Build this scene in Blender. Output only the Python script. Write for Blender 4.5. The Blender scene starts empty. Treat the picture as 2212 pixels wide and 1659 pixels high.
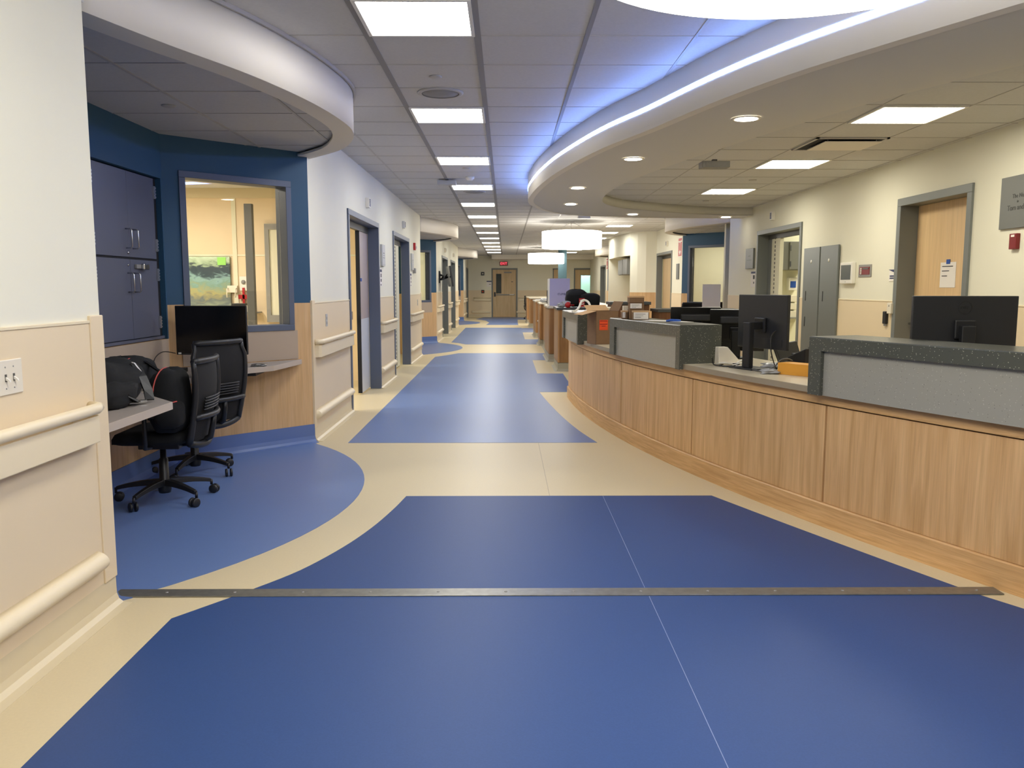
import bpy, math, random
from math import sin, cos, pi, radians, sqrt, atan2
from mathutils import Vector, Matrix
random.seed(7)
S = bpy.context.scene
COL = S.collection

# ---------------------------------------------------------------- camera
cam_d = bpy.data.cameras.new('camera'); cam = bpy.data.objects.new('camera', cam_d); COL.objects.link(cam)
cam_d.sensor_fit = 'HORIZONTAL'; cam_d.sensor_width = 36.0; cam_d.lens = 36.0 * 1790.0 / 2212.0
cam_d.clip_start = 0.05; cam_d.clip_end = 200
cam.location = (0, 0, 1.35)
cam.rotation_euler = (radians(90 - 6.6755), 0, radians(-0.4451))
S.camera = cam
# ---------------------------------------------------------------- world, exposure, light levels
w = bpy.data.worlds.new('world'); S.world = w; w.use_nodes = True
w.node_tree.nodes['Background'].inputs[0].default_value = (0.75, 0.82, 1, 1)
w.node_tree.nodes['Background'].inputs[1].default_value = 0.02
S.view_settings.view_transform = 'Standard'; S.view_settings.look = 'None'
S.view_settings.exposure = 0.95; S.view_settings.gamma = 1.0; S.view_settings.use_curve_mapping = False
L_TROFFER = 12.0      # recessed square lights
L_INNER = 13.0         # recessed lights over the nurse station
L_ROOM = 46.0          # unseen lights added to brighten the patient rooms
L_DRUM = 5.4          # pendant drums
L_SLOT = 22.0         # blue-white LED slot in the bulkhead
L_DOWN = 12.0         # downlights
cy = S.cycles
cy.use_denoising = True
cy.max_bounces = 6; cy.diffuse_bounces = 4; cy.glossy_bounces = 3; cy.transmission_bounces = 4; cy.transparent_max_bounces = 8
cy.caustics_reflective = False; cy.caustics_refractive = False; cy.sample_clamp_indirect = 6.0
cy.use_adaptive_sampling = True; cy.adaptive_threshold = 0.06

# ---------------------------------------------------------------- materials
def lin(h):
    h = h.lstrip('#'); c = [int(h[i:i+2], 16) / 255 for i in (0, 2, 4)]
    return tuple((x / 12.92 if x <= .04045 else ((x + .055) / 1.055) ** 2.4) for x in c) + (1,)
def mat(name, col, rough=.6, metal=0., noise=.0, nscale=6., emit=None, es=0., spec=.5, bump=0., bscale=200.):
    m = bpy.data.materials.new(name); m.use_nodes = True; nt = m.node_tree; n = nt.nodes; b = n['Principled BSDF']
    c = lin(col) if isinstance(col, str) else tuple(col) + (1,)
    b.inputs['Base Color'].default_value = c; b.inputs['Roughness'].default_value = rough
    b.inputs['Metallic'].default_value = metal; b.inputs['Specular IOR Level'].default_value = spec
    if noise > 0:
        g = n.new('ShaderNodeNewGeometry'); t = n.new('ShaderNodeTexNoise'); t.inputs['Scale'].default_value = nscale
        t.inputs['Detail'].default_value = 4; nt.links.new(g.outputs['Position'], t.inputs['Vector'])
        r = n.new('ShaderNodeMapRange'); r.inputs['To Min'].default_value = 1 - noise; r.inputs['To Max'].default_value = 1 + noise
        r.inputs['From Min'].default_value = .3; r.inputs['From Max'].default_value = .7
        x = n.new('ShaderNodeVectorMath'); x.operation = 'SCALE'; x.inputs[0].default_value = c[:3]
        nt.links.new(t.outputs['Fac'], r.inputs['Value']); nt.links.new(r.outputs[0], x.inputs['Scale'])
        nt.links.new(x.outputs[0], b.inputs['Base Color'])
    if bump > 0:
        g = n.new('ShaderNodeNewGeometry'); t = n.new('ShaderNodeTexNoise'); t.inputs['Scale'].default_value = bscale
        nt.links.new(g.outputs['Position'], t.inputs['Vector'])
        k = n.new('ShaderNodeBump'); k.inputs['Strength'].default_value = bump; k.inputs['Distance'].default_value = .002
        nt.links.new(t.outputs['Fac'], k.inputs['Height']); nt.links.new(k.outputs[0], b.inputs['Normal'])
    if emit:
        b.inputs['Emission Color'].default_value = lin(emit) if isinstance(emit, str) else tuple(emit) + (1,)
        b.inputs['Emission Strength'].default_value = es
    return m
def wood(name, c1, c2, c3, horiz=False, rough=.45, sc=1.0):
    m = bpy.data.materials.new(name); m.use_nodes = True; nt = m.node_tree; n = nt.nodes; b = n['Principled BSDF']
    g = n.new('ShaderNodeNewGeometry'); mp = n.new('ShaderNodeMapping')
    mp.inputs['Scale'].default_value = (14*sc, 14*sc, .9*sc) if not horiz else (2*sc, 2*sc, 40*sc)
    nt.links.new(g.outputs['Position'], mp.inputs['Vector'])
    t = n.new('ShaderNodeTexNoise'); t.inputs['Scale'].default_value = 1.6; t.inputs['Detail'].default_value = 6; t.inputs['Distortion'].default_value = .6
    nt.links.new(mp.outputs[0], t.inputs['Vector'])
    mp2 = n.new('ShaderNodeMapping'); mp2.inputs['Scale'].default_value = (110*sc, 110*sc, 3*sc) if not horiz else (6*sc, 6*sc, 200*sc)
    nt.links.new(g.outputs['Position'], mp2.inputs['Vector'])
    t2 = n.new('ShaderNodeTexNoise'); t2.inputs['Scale'].default_value = 1.5; t2.inputs['Detail'].default_value = 3
    nt.links.new(mp2.outputs[0], t2.inputs['Vector'])
    r = n.new('ShaderNodeValToRGB'); e = r.color_ramp.elements
    e[0].position = .3; e[0].color = lin(c1); e[1].position = .72; e[1].color = lin(c3)
    k = r.color_ramp.elements.new(.5); k.color = lin(c2)
    nt.links.new(t.outputs['Fac'], r.inputs['Fac'])
    mr = n.new('ShaderNodeMapRange'); mr.inputs['From Min'].default_value = .3; mr.inputs['From Max'].default_value = .6
    mr.inputs['To Min'].default_value = .9; mr.inputs['To Max'].default_value = 1.03
    nt.links.new(t2.outputs['Fac'], mr.inputs['Value'])
    x = n.new('ShaderNodeVectorMath'); x.operation = 'SCALE'
    nt.links.new(r.outputs[0], x.inputs[0]); nt.links.new(mr.outputs[0], x.inputs['Scale']); nt.links.new(x.outputs[0], b.inputs['Base Color'])
    b.inputs['Roughness'].default_value = rough; b.inputs['Specular IOR Level'].default_value = .35
    return m
def speckle(name, base, light, dark, rough=.3, dens=.5, sc=90, ramt=.13, damt=.1):
    m = bpy.data.materials.new(name); m.use_nodes = True; nt = m.node_tree; n = nt.nodes; b = n['Principled BSDF']
    g = n.new('ShaderNodeNewGeometry')
    cur = None
    col = n.new('ShaderNodeRGB'); col.outputs[0].default_value = lin(base); cur = col.outputs[0]
    for k, (c, s, thr) in enumerate(((light, sc, ramt), (dark, sc * .8, damt))):
        v = n.new('ShaderNodeTexVoronoi'); v.inputs['Scale'].default_value = s; v.inputs['Randomness'].default_value = 1
        off = n.new('ShaderNodeVectorMath'); off.operation = 'ADD'; off.inputs[1].default_value = (k * 7.3, k * 3.1, k * 5.7)
        nt.links.new(g.outputs['Position'], off.inputs[0]); nt.links.new(off.outputs[0], v.inputs['Vector'])
        lt = n.new('ShaderNodeMath'); lt.operation = 'LESS_THAN'; lt.inputs[1].default_value = thr
        nt.links.new(v.outputs['Distance'], lt.inputs[0])
        sp = n.new('ShaderNodeSeparateColor'); nt.links.new(v.outputs['Color'], sp.inputs[0])
        gt = n.new('ShaderNodeMath'); gt.operation = 'GREATER_THAN'; gt.inputs[1].default_value = 1 - dens
        nt.links.new(sp.outputs[0], gt.inputs[0])
        mu = n.new('ShaderNodeMath'); mu.operation = 'MULTIPLY'; nt.links.new(lt.outputs[0], mu.inputs[0]); nt.links.new(gt.outputs[0], mu.inputs[1])
        mx = n.new('ShaderNodeMix'); mx.data_type = 'RGBA'; mx.inputs[7].default_value = lin(c)
        nt.links.new(mu.outputs[0], mx.inputs[0]); nt.links.new(cur, mx.inputs[6]); cur = mx.outputs[2]
    nt.links.new(cur, b.inputs['Base Color']); b.inputs['Roughness'].default_value = rough
    return m
def emis(name, col, st):
    m = bpy.data.materials.new(name); m.use_nodes = True; nt = m.node_tree; nt.nodes.clear()
    o = nt.nodes.new('ShaderNodeOutputMaterial'); e = nt.nodes.new('ShaderNodeEmission')
    e.inputs[0].default_value = tuple(col) + (1,); e.inputs[1].default_value = st
    nt.links.new(e.outputs[0], o.inputs[0]); return m
def glassm(name, tint=(1, 1, 1), gl=.08, rough=.0):
    m = bpy.data.materials.new(name); m.use_nodes = True; nt = m.node_tree; nt.nodes.clear()
    o = nt.nodes.new('ShaderNodeOutputMaterial'); t = nt.nodes.new('ShaderNodeBsdfTransparent'); g = nt.nodes.new('ShaderNodeBsdfGlossy')
    t.inputs[0].default_value = tuple(tint) + (1,); g.inputs['Roughness'].default_value = rough
    f = nt.nodes.new('ShaderNodeFresnel'); f.inputs[0].default_value = 1.45
    mx = nt.nodes.new('ShaderNodeMixShader')
    nt.links.new(f.outputs[0], mx.inputs[0]); nt.links.new(t.outputs[0], mx.inputs[1]); nt.links.new(g.outputs[0], mx.inputs[2])
    nt.links.new(mx.outputs[0], o.inputs[0]); return m
M = dict(
    blackest=mat('gloss_black', '#070708', .3),
    wall=mat('wall_paint', '#E8E5D2', .75, noise=.012, nscale=2),
    wains=mat('wainscot_sheet', '#E6D3B1', .5, noise=.012, nscale=2),
    rail=mat('rail_vinyl', '#E9DAB9', .42),
    accent=mat('teal_blue_paint', '#27506F', .6),
    accent2=mat('column_teal', '#345058', .6),
    soffit=mat('soffit_paint', '#E8E2D6', .7),
    soffitb=mat('soffit_under_paint', '#D2CFC8', .75),
    ceil=mat('ceiling_tile', '#CBCAC8', .9, noise=.03, nscale=60, bump=.3, bscale=500),
    grid=mat('ceiling_grid', '#8E8C8A', .6),
    gridlt=mat('ceiling_grid_light', '#B5B2AE', .5),
    beige=mat('floor_beige', '#D3C4A0', .42, spec=.4, noise=.02, nscale=90),
    navy=mat('floor_navy', '#324B7D', .46, spec=.22, noise=.05, nscale=160),
    blue=mat('floor_blue', '#637CAE', .38, spec=.5, noise=.03, nscale=160),
    cove=mat('cove_beige', '#D5C7A6', .38),
    covegrey=mat('cove_grey', '#A59F8C', .45),
    coveblue=mat('cove_blue', '#5F77AB', .4),
    wood=wood('oak_veneer', '#C39A67', '#D2A978', '#DFB886'),
    woodh=wood('oak_rail', '#C19764', '#D0A673', '#DDB582', horiz=True),
    podwood=wood('pod_veneer', '#A47A50', '#B1875A', '#BC9266'), poddk=wood('pod_end_veneer', '#8A6239', '#976D42', '#A2784B'),
    wooddk=wood('dark_walnut_veneer', '#5B3A22', '#6B4629', '#7A5232'),  # dark brown wood of the inner counters and the desk carcass
    woodlam=wood('wood_laminate', '#CBA576', '#D3AE80', '#DAB78A'),
    maple=wood('maple_door', '#DDBC8D', '#E1C092', '#E5C698', sc=.5),
    doorwood=wood('door_veneer', '#C6AA80', '#D0B48A', '#D8BE95', sc=.6),
    peach=mat('headwall_laminate', '#E6D0AC', .5, noise=.02, nscale=3),
    frame=mat('steel_frame_grey', '#767A78', .45),
    framedk=mat('steel_frame_blue_grey', '#5A6478', .45),
    cabinet=mat('locker_grey', '#5E6273', .42),
    cabgrey=mat('wall_cabinet_grey', '#7F7F78', .5),
    panelgrey=mat('access_panel_grey', '#6E7371', .38),
    lamin=mat('desk_laminate', '#A39A91', .45, noise=.02, nscale=50),
    laminedge=mat('desk_edge', '#B9AC9E', .5),
    worktop=mat('worktop_cream', '#CFC5AE', .3, noise=.02, nscale=120),
    worktope=mat('worktop_edge', '#9B8E79', .45),
    backsplash=mat('backsplash_taupe', '#B4A390', .5),
    dark=speckle('solid_surface_dark', '#51534C', '#C4C0AE', '#3C3D38', .28, .5, 100, .2, .14),
    light=speckle('solid_surface_light', '#9C9A90', '#CFCBC0', '#63615A', .3, .35, 100, .16, .14),
    dktop=mat('counter_charcoal', '#3F4346', .35),
    black=mat('black_plastic', '#17181A', .42), blackm=mat('black_fabric', '#090A0B', .9, bump=.5, bscale=400),
    mesh=mat('chair_mesh', '#0B0B0D', .8), charc=mat('charcoal_plastic', '#1D1E21', .45), monb=mat('monitor_back', '#26272A', .38),
    screen=mat('screen_black', '#060607', .16), chrome=mat('brushed_steel', '#C4C6C8', .25, 1.), hinge=mat('hinge_steel', '#B8BBC4', .3, .8),
    white=mat('white_plastic', '#E9E6DD', .4), offw=mat('ivory_plastic', '#E6DECB', .4), paper=mat('paper', '#EDE8E2', .8),
    grey=mat('grey_plastic', '#8F8D88', .5), greyd=mat('dark_grey_plastic', '#55544F', .5),
    signg=mat('plaque_grey', '#6C6E6B', .45), signtx=mat('plaque_text', '#3A3B3A', .5), signl=mat('sign_pale_grey', '#B6B7B7', .5),
    red=mat('red_plastic', '#B3191E', .4), darkred=mat('dark_red_plastic', '#7B1518', .4), orange=mat('orange_label', '#E24A16', .7),
    salmon=mat('piping_red', '#C4524A', .6), bluetape=mat('blue_tape', '#1E4FA8', .6), navys=mat('sign_navy', '#2A3560', .6),
    card=mat('cardboard', '#7F6247', .85, noise=.04, nscale=20), cardl=mat('cardboard_light', '#C8A47A', .85, noise=.04, nscale=20),  # first cardboard tone is darkened: the shade on the box sides is in the colour
    yellow=mat('amber_carton', '#D99A35', .6), lav=mat('carton_lavender', '#B3AED0', .6), cartw=mat('carton_white', '#DAD8D8', .6),
    plastic=mat('clear_bag', '#9FA1A6', .15, spec=.9), slate=mat('tablet_screen', '#5C615F', .2), ink=mat('ink', '#2A2A30', .7),
    green=mat('green_note', '#9BE06A', .7), hose=mat('hose_white', '#E4E1DA', .5), steel=mat('floor_strip_metal', '#8B8A84', .38, .7, noise=.12, nscale=30),
    seam=mat('weld_seam', '#7D8BB2', .5), seamb=mat('weld_seam_beige', '#A99C82', .5),
    glass=glassm('window_glass'), cream=mat('cream_panel', '#E4E0C6', .6), seal=mat('door_seal', '#77736C', .7),
    curtain=mat('curtain_pale_blue', '#AEBBDB', .8), dkgap=mat('shadow_gap', '#15171C', .8), flesh=mat('leaf_taupe', '#B7A8A2', .5),
    leafw=mat('leaf_white', '#CFD2D6', .5), teal=mat('lit_room_wall', '#CFE9E2', .6), exitbox=mat('exit_housing', '#8C8378', .5),
    e_trof=emis('troffer_glow', (1, .975, .915), L_TROFFER), e_inner=emis('inner_troffer_glow', (1, .94, .78), L_INNER),
    e_room2=emis('added_side_room_glow', (1, .97, .80), 20.), e_room=emis('added_room_glow', (1, .93, .80), L_ROOM), e_drum=emis('drum_shade_glow', (1, .95, .86), L_DRUM),
    e_slot=emis('led_slot_glow', (.20, .36, 1.), L_SLOT), e_down=emis('downlight_glow', (1, .95, .88), L_DOWN),
    e_cool=emis('added_cool_room_glow', (.75, 1, .93), 26.), e_exit=emis('exit_red_glow', (1, .10, .14), 1.1),
)
def painting():
    m = bpy.data.materials.new('painted_canvas'); m.use_nodes = True; nt = m.node_tree; n = nt.nodes; b = n['Principled BSDF']
    g = n.new('ShaderNodeNewGeometry'); sp = n.new('ShaderNodeSeparateXYZ'); nt.links.new(g.outputs['Position'], sp.inputs[0])
    mp = n.new('ShaderNodeMapping'); mp.inputs['Scale'].default_value = (4., 3, 9); mp.inputs['Rotation'].default_value = (0, .5, 0)
    nt.links.new(g.outputs['Position'], mp.inputs[0])
    t = n.new('ShaderNodeTexNoise'); t.inputs['Scale'].default_value = 1.6; t.inputs['Detail'].default_value = 8; t.inputs['Distortion'].default_value = 1.2
    nt.links.new(mp.outputs[0], t.inputs[0])
    ad = n.new('ShaderNodeMath'); ad.operation = 'MULTIPLY_ADD'; ad.inputs[1].default_value = .35
    nt.links.new(t.outputs['Fac'], ad.inputs[0]); nt.links.new(sp.outputs[2], ad.inputs[2])
    mr = n.new('ShaderNodeMapRange'); mr.inputs['From Min'].default_value = 1.05; mr.inputs['From Max'].default_value = 2.0
    nt.links.new(ad.outputs[0], mr.inputs[0])
    r = n.new('ShaderNodeValToRGB'); el = r.color_ramp.elements
    el[0].position = 0; el[0].color = lin('#6A7672'); el[1].position = 1; el[1].color = lin('#C8DCC0')
    for p, c in ((.16, '#8E9A80'), (.3, '#5E6B6E'), (.42, '#A59E66'), (.55, '#76998A'), (.62, '#84A9A8'), (.7, '#223D49'), (.8, '#1E3443'), (.85, '#9DB393')):
        k = el.new(p); k.color = lin(c)
    nt.links.new(mr.outputs[0], r.inputs[0]); nt.links.new(r.outputs[0], b.inputs['Base Color']); b.inputs['Roughness'].default_value = .5
    return m
M['paint'] = painting()

# ---------------------------------------------------------------- mesh helpers
class MB:
    def __init__(s): s.v = []; s.f = []; s.m = []; s.sm = []; s.i = 0; s.smooth = False
    def add(s, vs, fs):
        o = len(s.v); s.v += [tuple(p) for p in vs]
        for f in fs: s.f.append([o + k for k in f]); s.m.append(s.i); s.sm.append(s.smooth)
        return s
    def box(s, x0, y0, z0, x1, y1, z1):
        if x0 > x1: x0, x1 = x1, x0
        if y0 > y1: y0, y1 = y1, y0
        if z0 > z1: z0, z1 = z1, z0
        v = [(x0,y0,z0),(x1,y0,z0),(x1,y1,z0),(x0,y1,z0),(x0,y0,z1),(x1,y0,z1),(x1,y1,z1),(x0,y1,z1)]
        return s.add(v, [(3,2,1,0),(4,5,6,7),(0,1,5,4),(1,2,6,5),(2,3,7,6),(3,0,4,7)])
    def hexa(s, b, t):   # bottom 4, top 4 (ccw)
        return s.add(list(b) + list(t), [(3,2,1,0),(4,5,6,7),(0,1,5,4),(1,2,6,5),(2,3,7,6),(3,0,4,7)])
    def prism(s, poly, z0, z1):
        a = sum(poly[i][0]*poly[(i+1)%len(poly)][1]-poly[(i+1)%len(poly)][0]*poly[i][1] for i in range(len(poly)))
        if a < 0: poly = poly[::-1]
        n = len(poly)
        return s.add([(x,y,z0) for x,y in poly]+[(x,y,z1) for x,y in poly],
                     [tuple(range(n))[::-1], tuple(range(n,2*n))]+[(i,(i+1)%n,n+(i+1)%n,n+i) for i in range(n)])
    def prismy(s, poly, y0, y1):  # polygon in xz
        k = MB(); k.prism([(x, z) for x, z in poly], y0, y1)
        return s.add([(x, c, y) for x, y, c in k.v], [f[::-1] for f in k.f])
    def sweep(s, path, prof, cap=True, closed=False):
        # path: 2D points; prof: [(n,z)] closed loop, n to the left of travel
        n = len(path); P = [Vector(p) for p in path]; offs = []
        for i in range(n):
            if closed: a, b = P[(i-1)%n], P[(i+1)%n]; d1 = (P[i]-a).normalized(); d2 = (b-P[i]).normalized()
            else:
                d1 = (P[i]-P[i-1]).normalized() if i > 0 else None; d2 = (P[i+1]-P[i]).normalized() if i < n-1 else None
                d1 = d1 or d2; d2 = d2 or d1
            n1 = Vector((-d1.y, d1.x)); n2 = Vector((-d2.y, d2.x)); mm = (n1+n2)
            mm = mm/mm.length_squared*2 if mm.length_squared > .05 else n1
            offs.append(mm)
        k = len(prof); vs = []
        for i in range(n):
            for (a, z) in prof: q = P[i]+offs[i]*a; vs.append((q.x, q.y, z))
        fs = []
        for i in range(n if closed else n-1):
            j = (i+1) % n
            for q in range(k): r = (q+1) % k; fs.append((i*k+q, j*k+q, j*k+r, i*k+r))
        if cap and not closed: fs += [tuple(range(k)), tuple((n-1)*k+q for q in range(k))[::-1]]
        return s.add(vs, fs)
    def tube(s, pts, r, seg=10, caps=True):
        P = [Vector(p) for p in pts]; n = len(P); rs = r if isinstance(r, (list, tuple)) else [r]*n
        up = None; vs = []; fs = []
        for i in range(n):
            d = (P[min(i+1,n-1)]-P[max(i-1,0)]).normalized()
            if up is None: up = Vector((0,0,1)) if abs(d.z) < .9 else Vector((1,0,0))
            sd = d.cross(up).normalized(); up = sd.cross(d).normalized()
            for k in range(seg):
                a = 2*pi*k/seg; q = P[i]+(sd*cos(a)+up*sin(a))*rs[i]; vs.append(q[:])
        for i in range(n-1):
            for k in range(seg): j = (k+1)%seg; fs.append((i*seg+k, i*seg+j, (i+1)*seg+j, (i+1)*seg+k))
        if caps: fs += [tuple(range(seg))[::-1], tuple((n-1)*seg+k for k in range(seg))]
        sm = s.smooth; s.smooth = True; s.add(vs, fs); s.smooth = sm; return s
    def lathe(s, prof, c=(0,0,0), seg=24, axis='z', closed_caps=True):
        vs = []; fs = []; n = len(prof)
        for k in range(seg):
            a = 2*pi*k/seg
            for (r, z) in prof:
                p = (r*cos(a), r*sin(a), z)
                if axis == 'x': p = (z, r*cos(a), r*sin(a))
                if axis == 'y': p = (r*cos(a), z, -r*sin(a))
                vs.append((c[0]+p[0], c[1]+p[1], c[2]+p[2]))
        for k in range(seg):
            j = (k+1)%seg
            for q in range(n-1): fs.append((k*n+q, j*n+q, j*n+q+1, k*n+q+1))
        if closed_caps:
            if prof[0][0] > 1e-6: fs.append(tuple(k*n for k in range(seg))[::-1])
            if prof[-1][0] > 1e-6: fs.append(tuple(k*n+n-1 for k in range(seg)))
        return s.add(vs, fs)
    def cyl(s, c, r, h, seg=20, axis='z'): return s.lathe([(r,0),(r,h)], c, seg, axis)
    def xf(s, mt): s.v = [tuple(mt @ Vector(p)) for p in s.v]; return s
    def obj(s, name, mats, parent=None, bevel=0., local=False, bseg=2, kind=None, label=None, subsurf=0):
        me = bpy.data.meshes.new(name); vs = s.v
        if parent is not None and not local:
            inv = parent['_mw'] if False else PM[parent.name].inverted(); vs = [tuple(inv @ Vector(p)) for p in vs]
        loc = (0,0,0)
        if parent is None:
            xs = [p[0] for p in vs]; ys = [p[1] for p in vs]; zs = [p[2] for p in vs]
            loc = ((min(xs)+max(xs))/2, (min(ys)+max(ys))/2, min(zs)); vs = [(a-loc[0], b-loc[1], c-loc[2]) for a,b,c in vs]
        me.from_pydata(vs, [], s.f)
        mats = mats if isinstance(mats, (list, tuple)) else [mats]
        for q in mats: me.materials.append(M[q] if isinstance(q, str) else q)
        for p, k, sm in zip(me.polygons, s.m, s.sm): p.material_index = min(k, len(mats)-1); p.use_smooth = sm
        me.validate(); me.update()
        import bmesh
        b = bmesh.new(); b.from_mesh(me); bmesh.ops.recalc_face_normals(b, faces=b.faces); b.to_mesh(me); b.free()
        o = bpy.data.objects.new(name, me); COL.objects.link(o); o.location = loc; o.parent = parent
        if parent is not None: PM[o.name] = PM[parent.name]
        else: PM[o.name] = Matrix.Translation(loc)
        if bevel > 0:
            md = o.modifiers.new('bevel', 'BEVEL'); md.width = bevel; md.segments = bseg; md.limit_method = 'ANGLE'; md.angle_limit = radians(35)
        if subsurf:
            md = o.modifiers.new('sub', 'SUBSURF'); md.levels = subsurf; md.render_levels = subsurf
            for p in me.polygons: p.use_smooth = True
        if kind: o['kind'] = kind
        if label: o['label'] = label
        return o
PM = {}
def thing(name, label, cat, loc=(0,0,0), rz=0., group=None, kind=None):
    o = bpy.data.objects.new(name, None); COL.objects.link(o); o.location = loc; o.rotation_euler = (0,0,rz); o.empty_display_size = .1
    if label: o['label'] = label
    if cat: o['category'] = cat
    if group: o['group'] = group
    if kind: o['kind'] = kind
    PM[o.name] = Matrix.Translation(loc) @ Matrix.Rotation(rz, 4, 'Z')
    return o
def tag(o, label, cat, group=None, kind=None):
    if label: o['label'] = label
    if cat: o['category'] = cat
    if group: o['group'] = group
    if kind: o['kind'] = kind
    return o
def copy_tree(o, parent=None, loc=None, rz=None, label=None):
    c = o.copy(); COL.objects.link(c); c.parent = parent
    if loc is not None: c.location = loc
    if rz is not None: c.rotation_euler = (0,0,rz)
    if label: c['label'] = label
    PM[c.name] = (Matrix.Translation(c.location) @ Matrix.Rotation(c.rotation_euler.z, 4, 'Z')) if parent is None else PM[parent.name]
    for ch in list(o.children): copy_tree(ch, c)
    return c
def text(name, body, size, m, parent, loc, rot=(pi/2, 0, 0), align='CENTER', ext=.0008):
    # lettering in the thing's own frame, facing local -Y
    cu = bpy.data.curves.new(name, 'FONT'); cu.body = body; cu.size = size; cu.align_x = align; cu.align_y = 'CENTER'; cu.extrude = ext
    t = bpy.data.objects.new(name, cu); COL.objects.link(t)
    dg = bpy.context.evaluated_depsgraph_get(); me = bpy.data.meshes.new_from_object(t.evaluated_get(dg))
    bpy.data.objects.remove(t); me.materials.clear(); me.materials.append(M[m])
    o = bpy.data.objects.new(name, me); COL.objects.link(o); o.parent = parent; o.location = loc; o.rotation_euler = rot
    PM[o.name] = PM[parent.name]
    return o
def smooth(P, n=5):
    out = []
    for i in range(len(P)-1):
        p0, p1, p2, p3 = P[max(i-1,0)], P[i], P[i+1], P[min(i+2,len(P)-1)]
        for k in range(n):
            t = k/n; out.append(tuple(.5*(2*p1[c]+(-p0[c]+p2[c])*t+(2*p0[c]-5*p1[c]+4*p2[c]-p3[c])*t*t+(-p0[c]+3*p1[c]-3*p2[c]+p3[c])*t**3) for c in (0,1)))
    return out+[P[-1]]
def arc(cx, cy_, r, a0, a1, n): return [(cx+r*cos(a0+(a1-a0)*i/n), cy_+r*sin(a0+(a1-a0)*i/n)) for i in range(n+1)]
LEFT, RIGHT, FRONT = pi/2, -pi/2, 0.0     # how a wall-hung thing is turned: local -Y is its face

# ---------------------------------------------------------------- setting: floor
XL, XR, YE, ZC = -1.68, 3.80, 37.5, 2.74
PER = 13.1
fl = MB().box(-6.2, -3, -.1, 7.2, 40, 0).obj('floor', 'beige', kind='structure')
def inlay(poly, m, name='blue_inlay', z=.002): return MB().prism(poly, .0002, z).obj(name, m, fl)
def conc(y0, off, ya, yb, n=16):   # curve that runs alongside an alcove's floor arc
    cx, cyy, r = -3.63, y0+1.85, 2.67
    pts = []
    for i in range(n+1):
        y = ya+(yb-ya)*i/n; d = (r+off)**2-(y-cyy)**2
        pts.append((cx+sqrt(max(d, 0)), y))
    return pts
def desk_x(y, off=0.):
    return 16.48-sqrt((15.70+off)**2-(y-10.16)**2)
def alc_arc(y0):
    return [(XL, y0)]+[p for p in conc(y0, 0, y0+.06, y0+3.62, 24)]+[(XL, y0+3.75)]
# near navy field (one sheet in front of the metal strip, one behind it)
STRIP0, STRIP1 = 3.505, 3.592
inlay([(-1.37,-2.9),(-1.37,3.27),(-1.2,STRIP0),(2.09,STRIP0),(2.186,3.345),(2.9,2.15),(3.6,1.1),(3.6,-2.9)], 'navy')
edgeB = [(desk_x(y, .27), y) for y in (3.595, 3.9, 4.3, 4.7, 5.05, 5.27)]
edgeB = [(2.05,3.595),(1.90,3.93),(1.748,4.282),(1.60,4.63),(1.34,5.265)]
inlay(smooth([(-1.14,3.595),(-.985,3.85),(-.85,4.2),(-.755,4.56),(-.686,4.95),(-.646,5.265)])+edgeB[::-1], 'navy')
inlay([(-1.373,7.122),*smooth([(.80,7.122),(.692,7.74),(.592,8.586),(.502,9.637),(.436,10.63)]),(.9,10.63),(.9,12.94),(.496,12.94),(.5,15.34),(.9,15.34),(.9,16.97),(-.97,16.97),(-1.1,16.62),(-1.25,16.3),(-1.37,16.08)], 'blue')
inlay([(-.95,19.6),(.9,19.6),(.9,21.5),(.5,21.5),(.51,24.84),(.9,24.84),(.9,27.4),(.52,27.4),(.52,27.68),(-1.33,27.68),(-1.33,20.3),(-1.15,20.1)], 'blue')
inlay([(-.7,29.75),(.46,29.75),(.46,31.0),(.5,34.5),(.9,34.5),(.9,36.2),(1.9,36.9),(.17,37.4),(-1.0,37.3),(-1.25,35.0),(-.8,33.6),(-.62,31.6)], 'blue')
for k, mm in enumerate(('blue', 'blue', 'blue')):
    y0 = 3.45+PER*k
    inlay([(-2.56,y0+.88)]+alc_arc(y0)+[(-2.56,y0+2.87)], mm, 'alcove_inlay')
inlay([(.618,-2.9),(.6205,-2.9),(.6305,3.5),(.628,3.5)], 'seam', 'weld_seam', .0026)
inlay([(.626,3.6),(.6285,3.6),(.6325,5.26),(.630,5.26)], 'seam', 'weld_seam', .0026)
inlay([(.284,5.28),(.287,5.28),(.287,7.11),(.284,7.11)], 'seamb', 'weld_seam', .001)
st = thing('expansion_joint_strip', 'long grey metal strip screwed across the floor in front of the alcove', 'floor strip', (.3, 3.55, 0))
MB().prismy([(XL-.045, .0), (2.20, .0), (2.20, .007), (XL-.045, .007)], STRIP0, STRIP1).obj('cover_plate', 'steel', st, .003)
for i in range(13):
    sc = MB(); sc.smooth = True; x = -1.5+i*.3; sc.lathe([(.007,0),(.007,.001),(.004,.003),(0,.0034)], (x, 3.548, .0065), 10); sc.obj('screw', 'grid', st)

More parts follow.
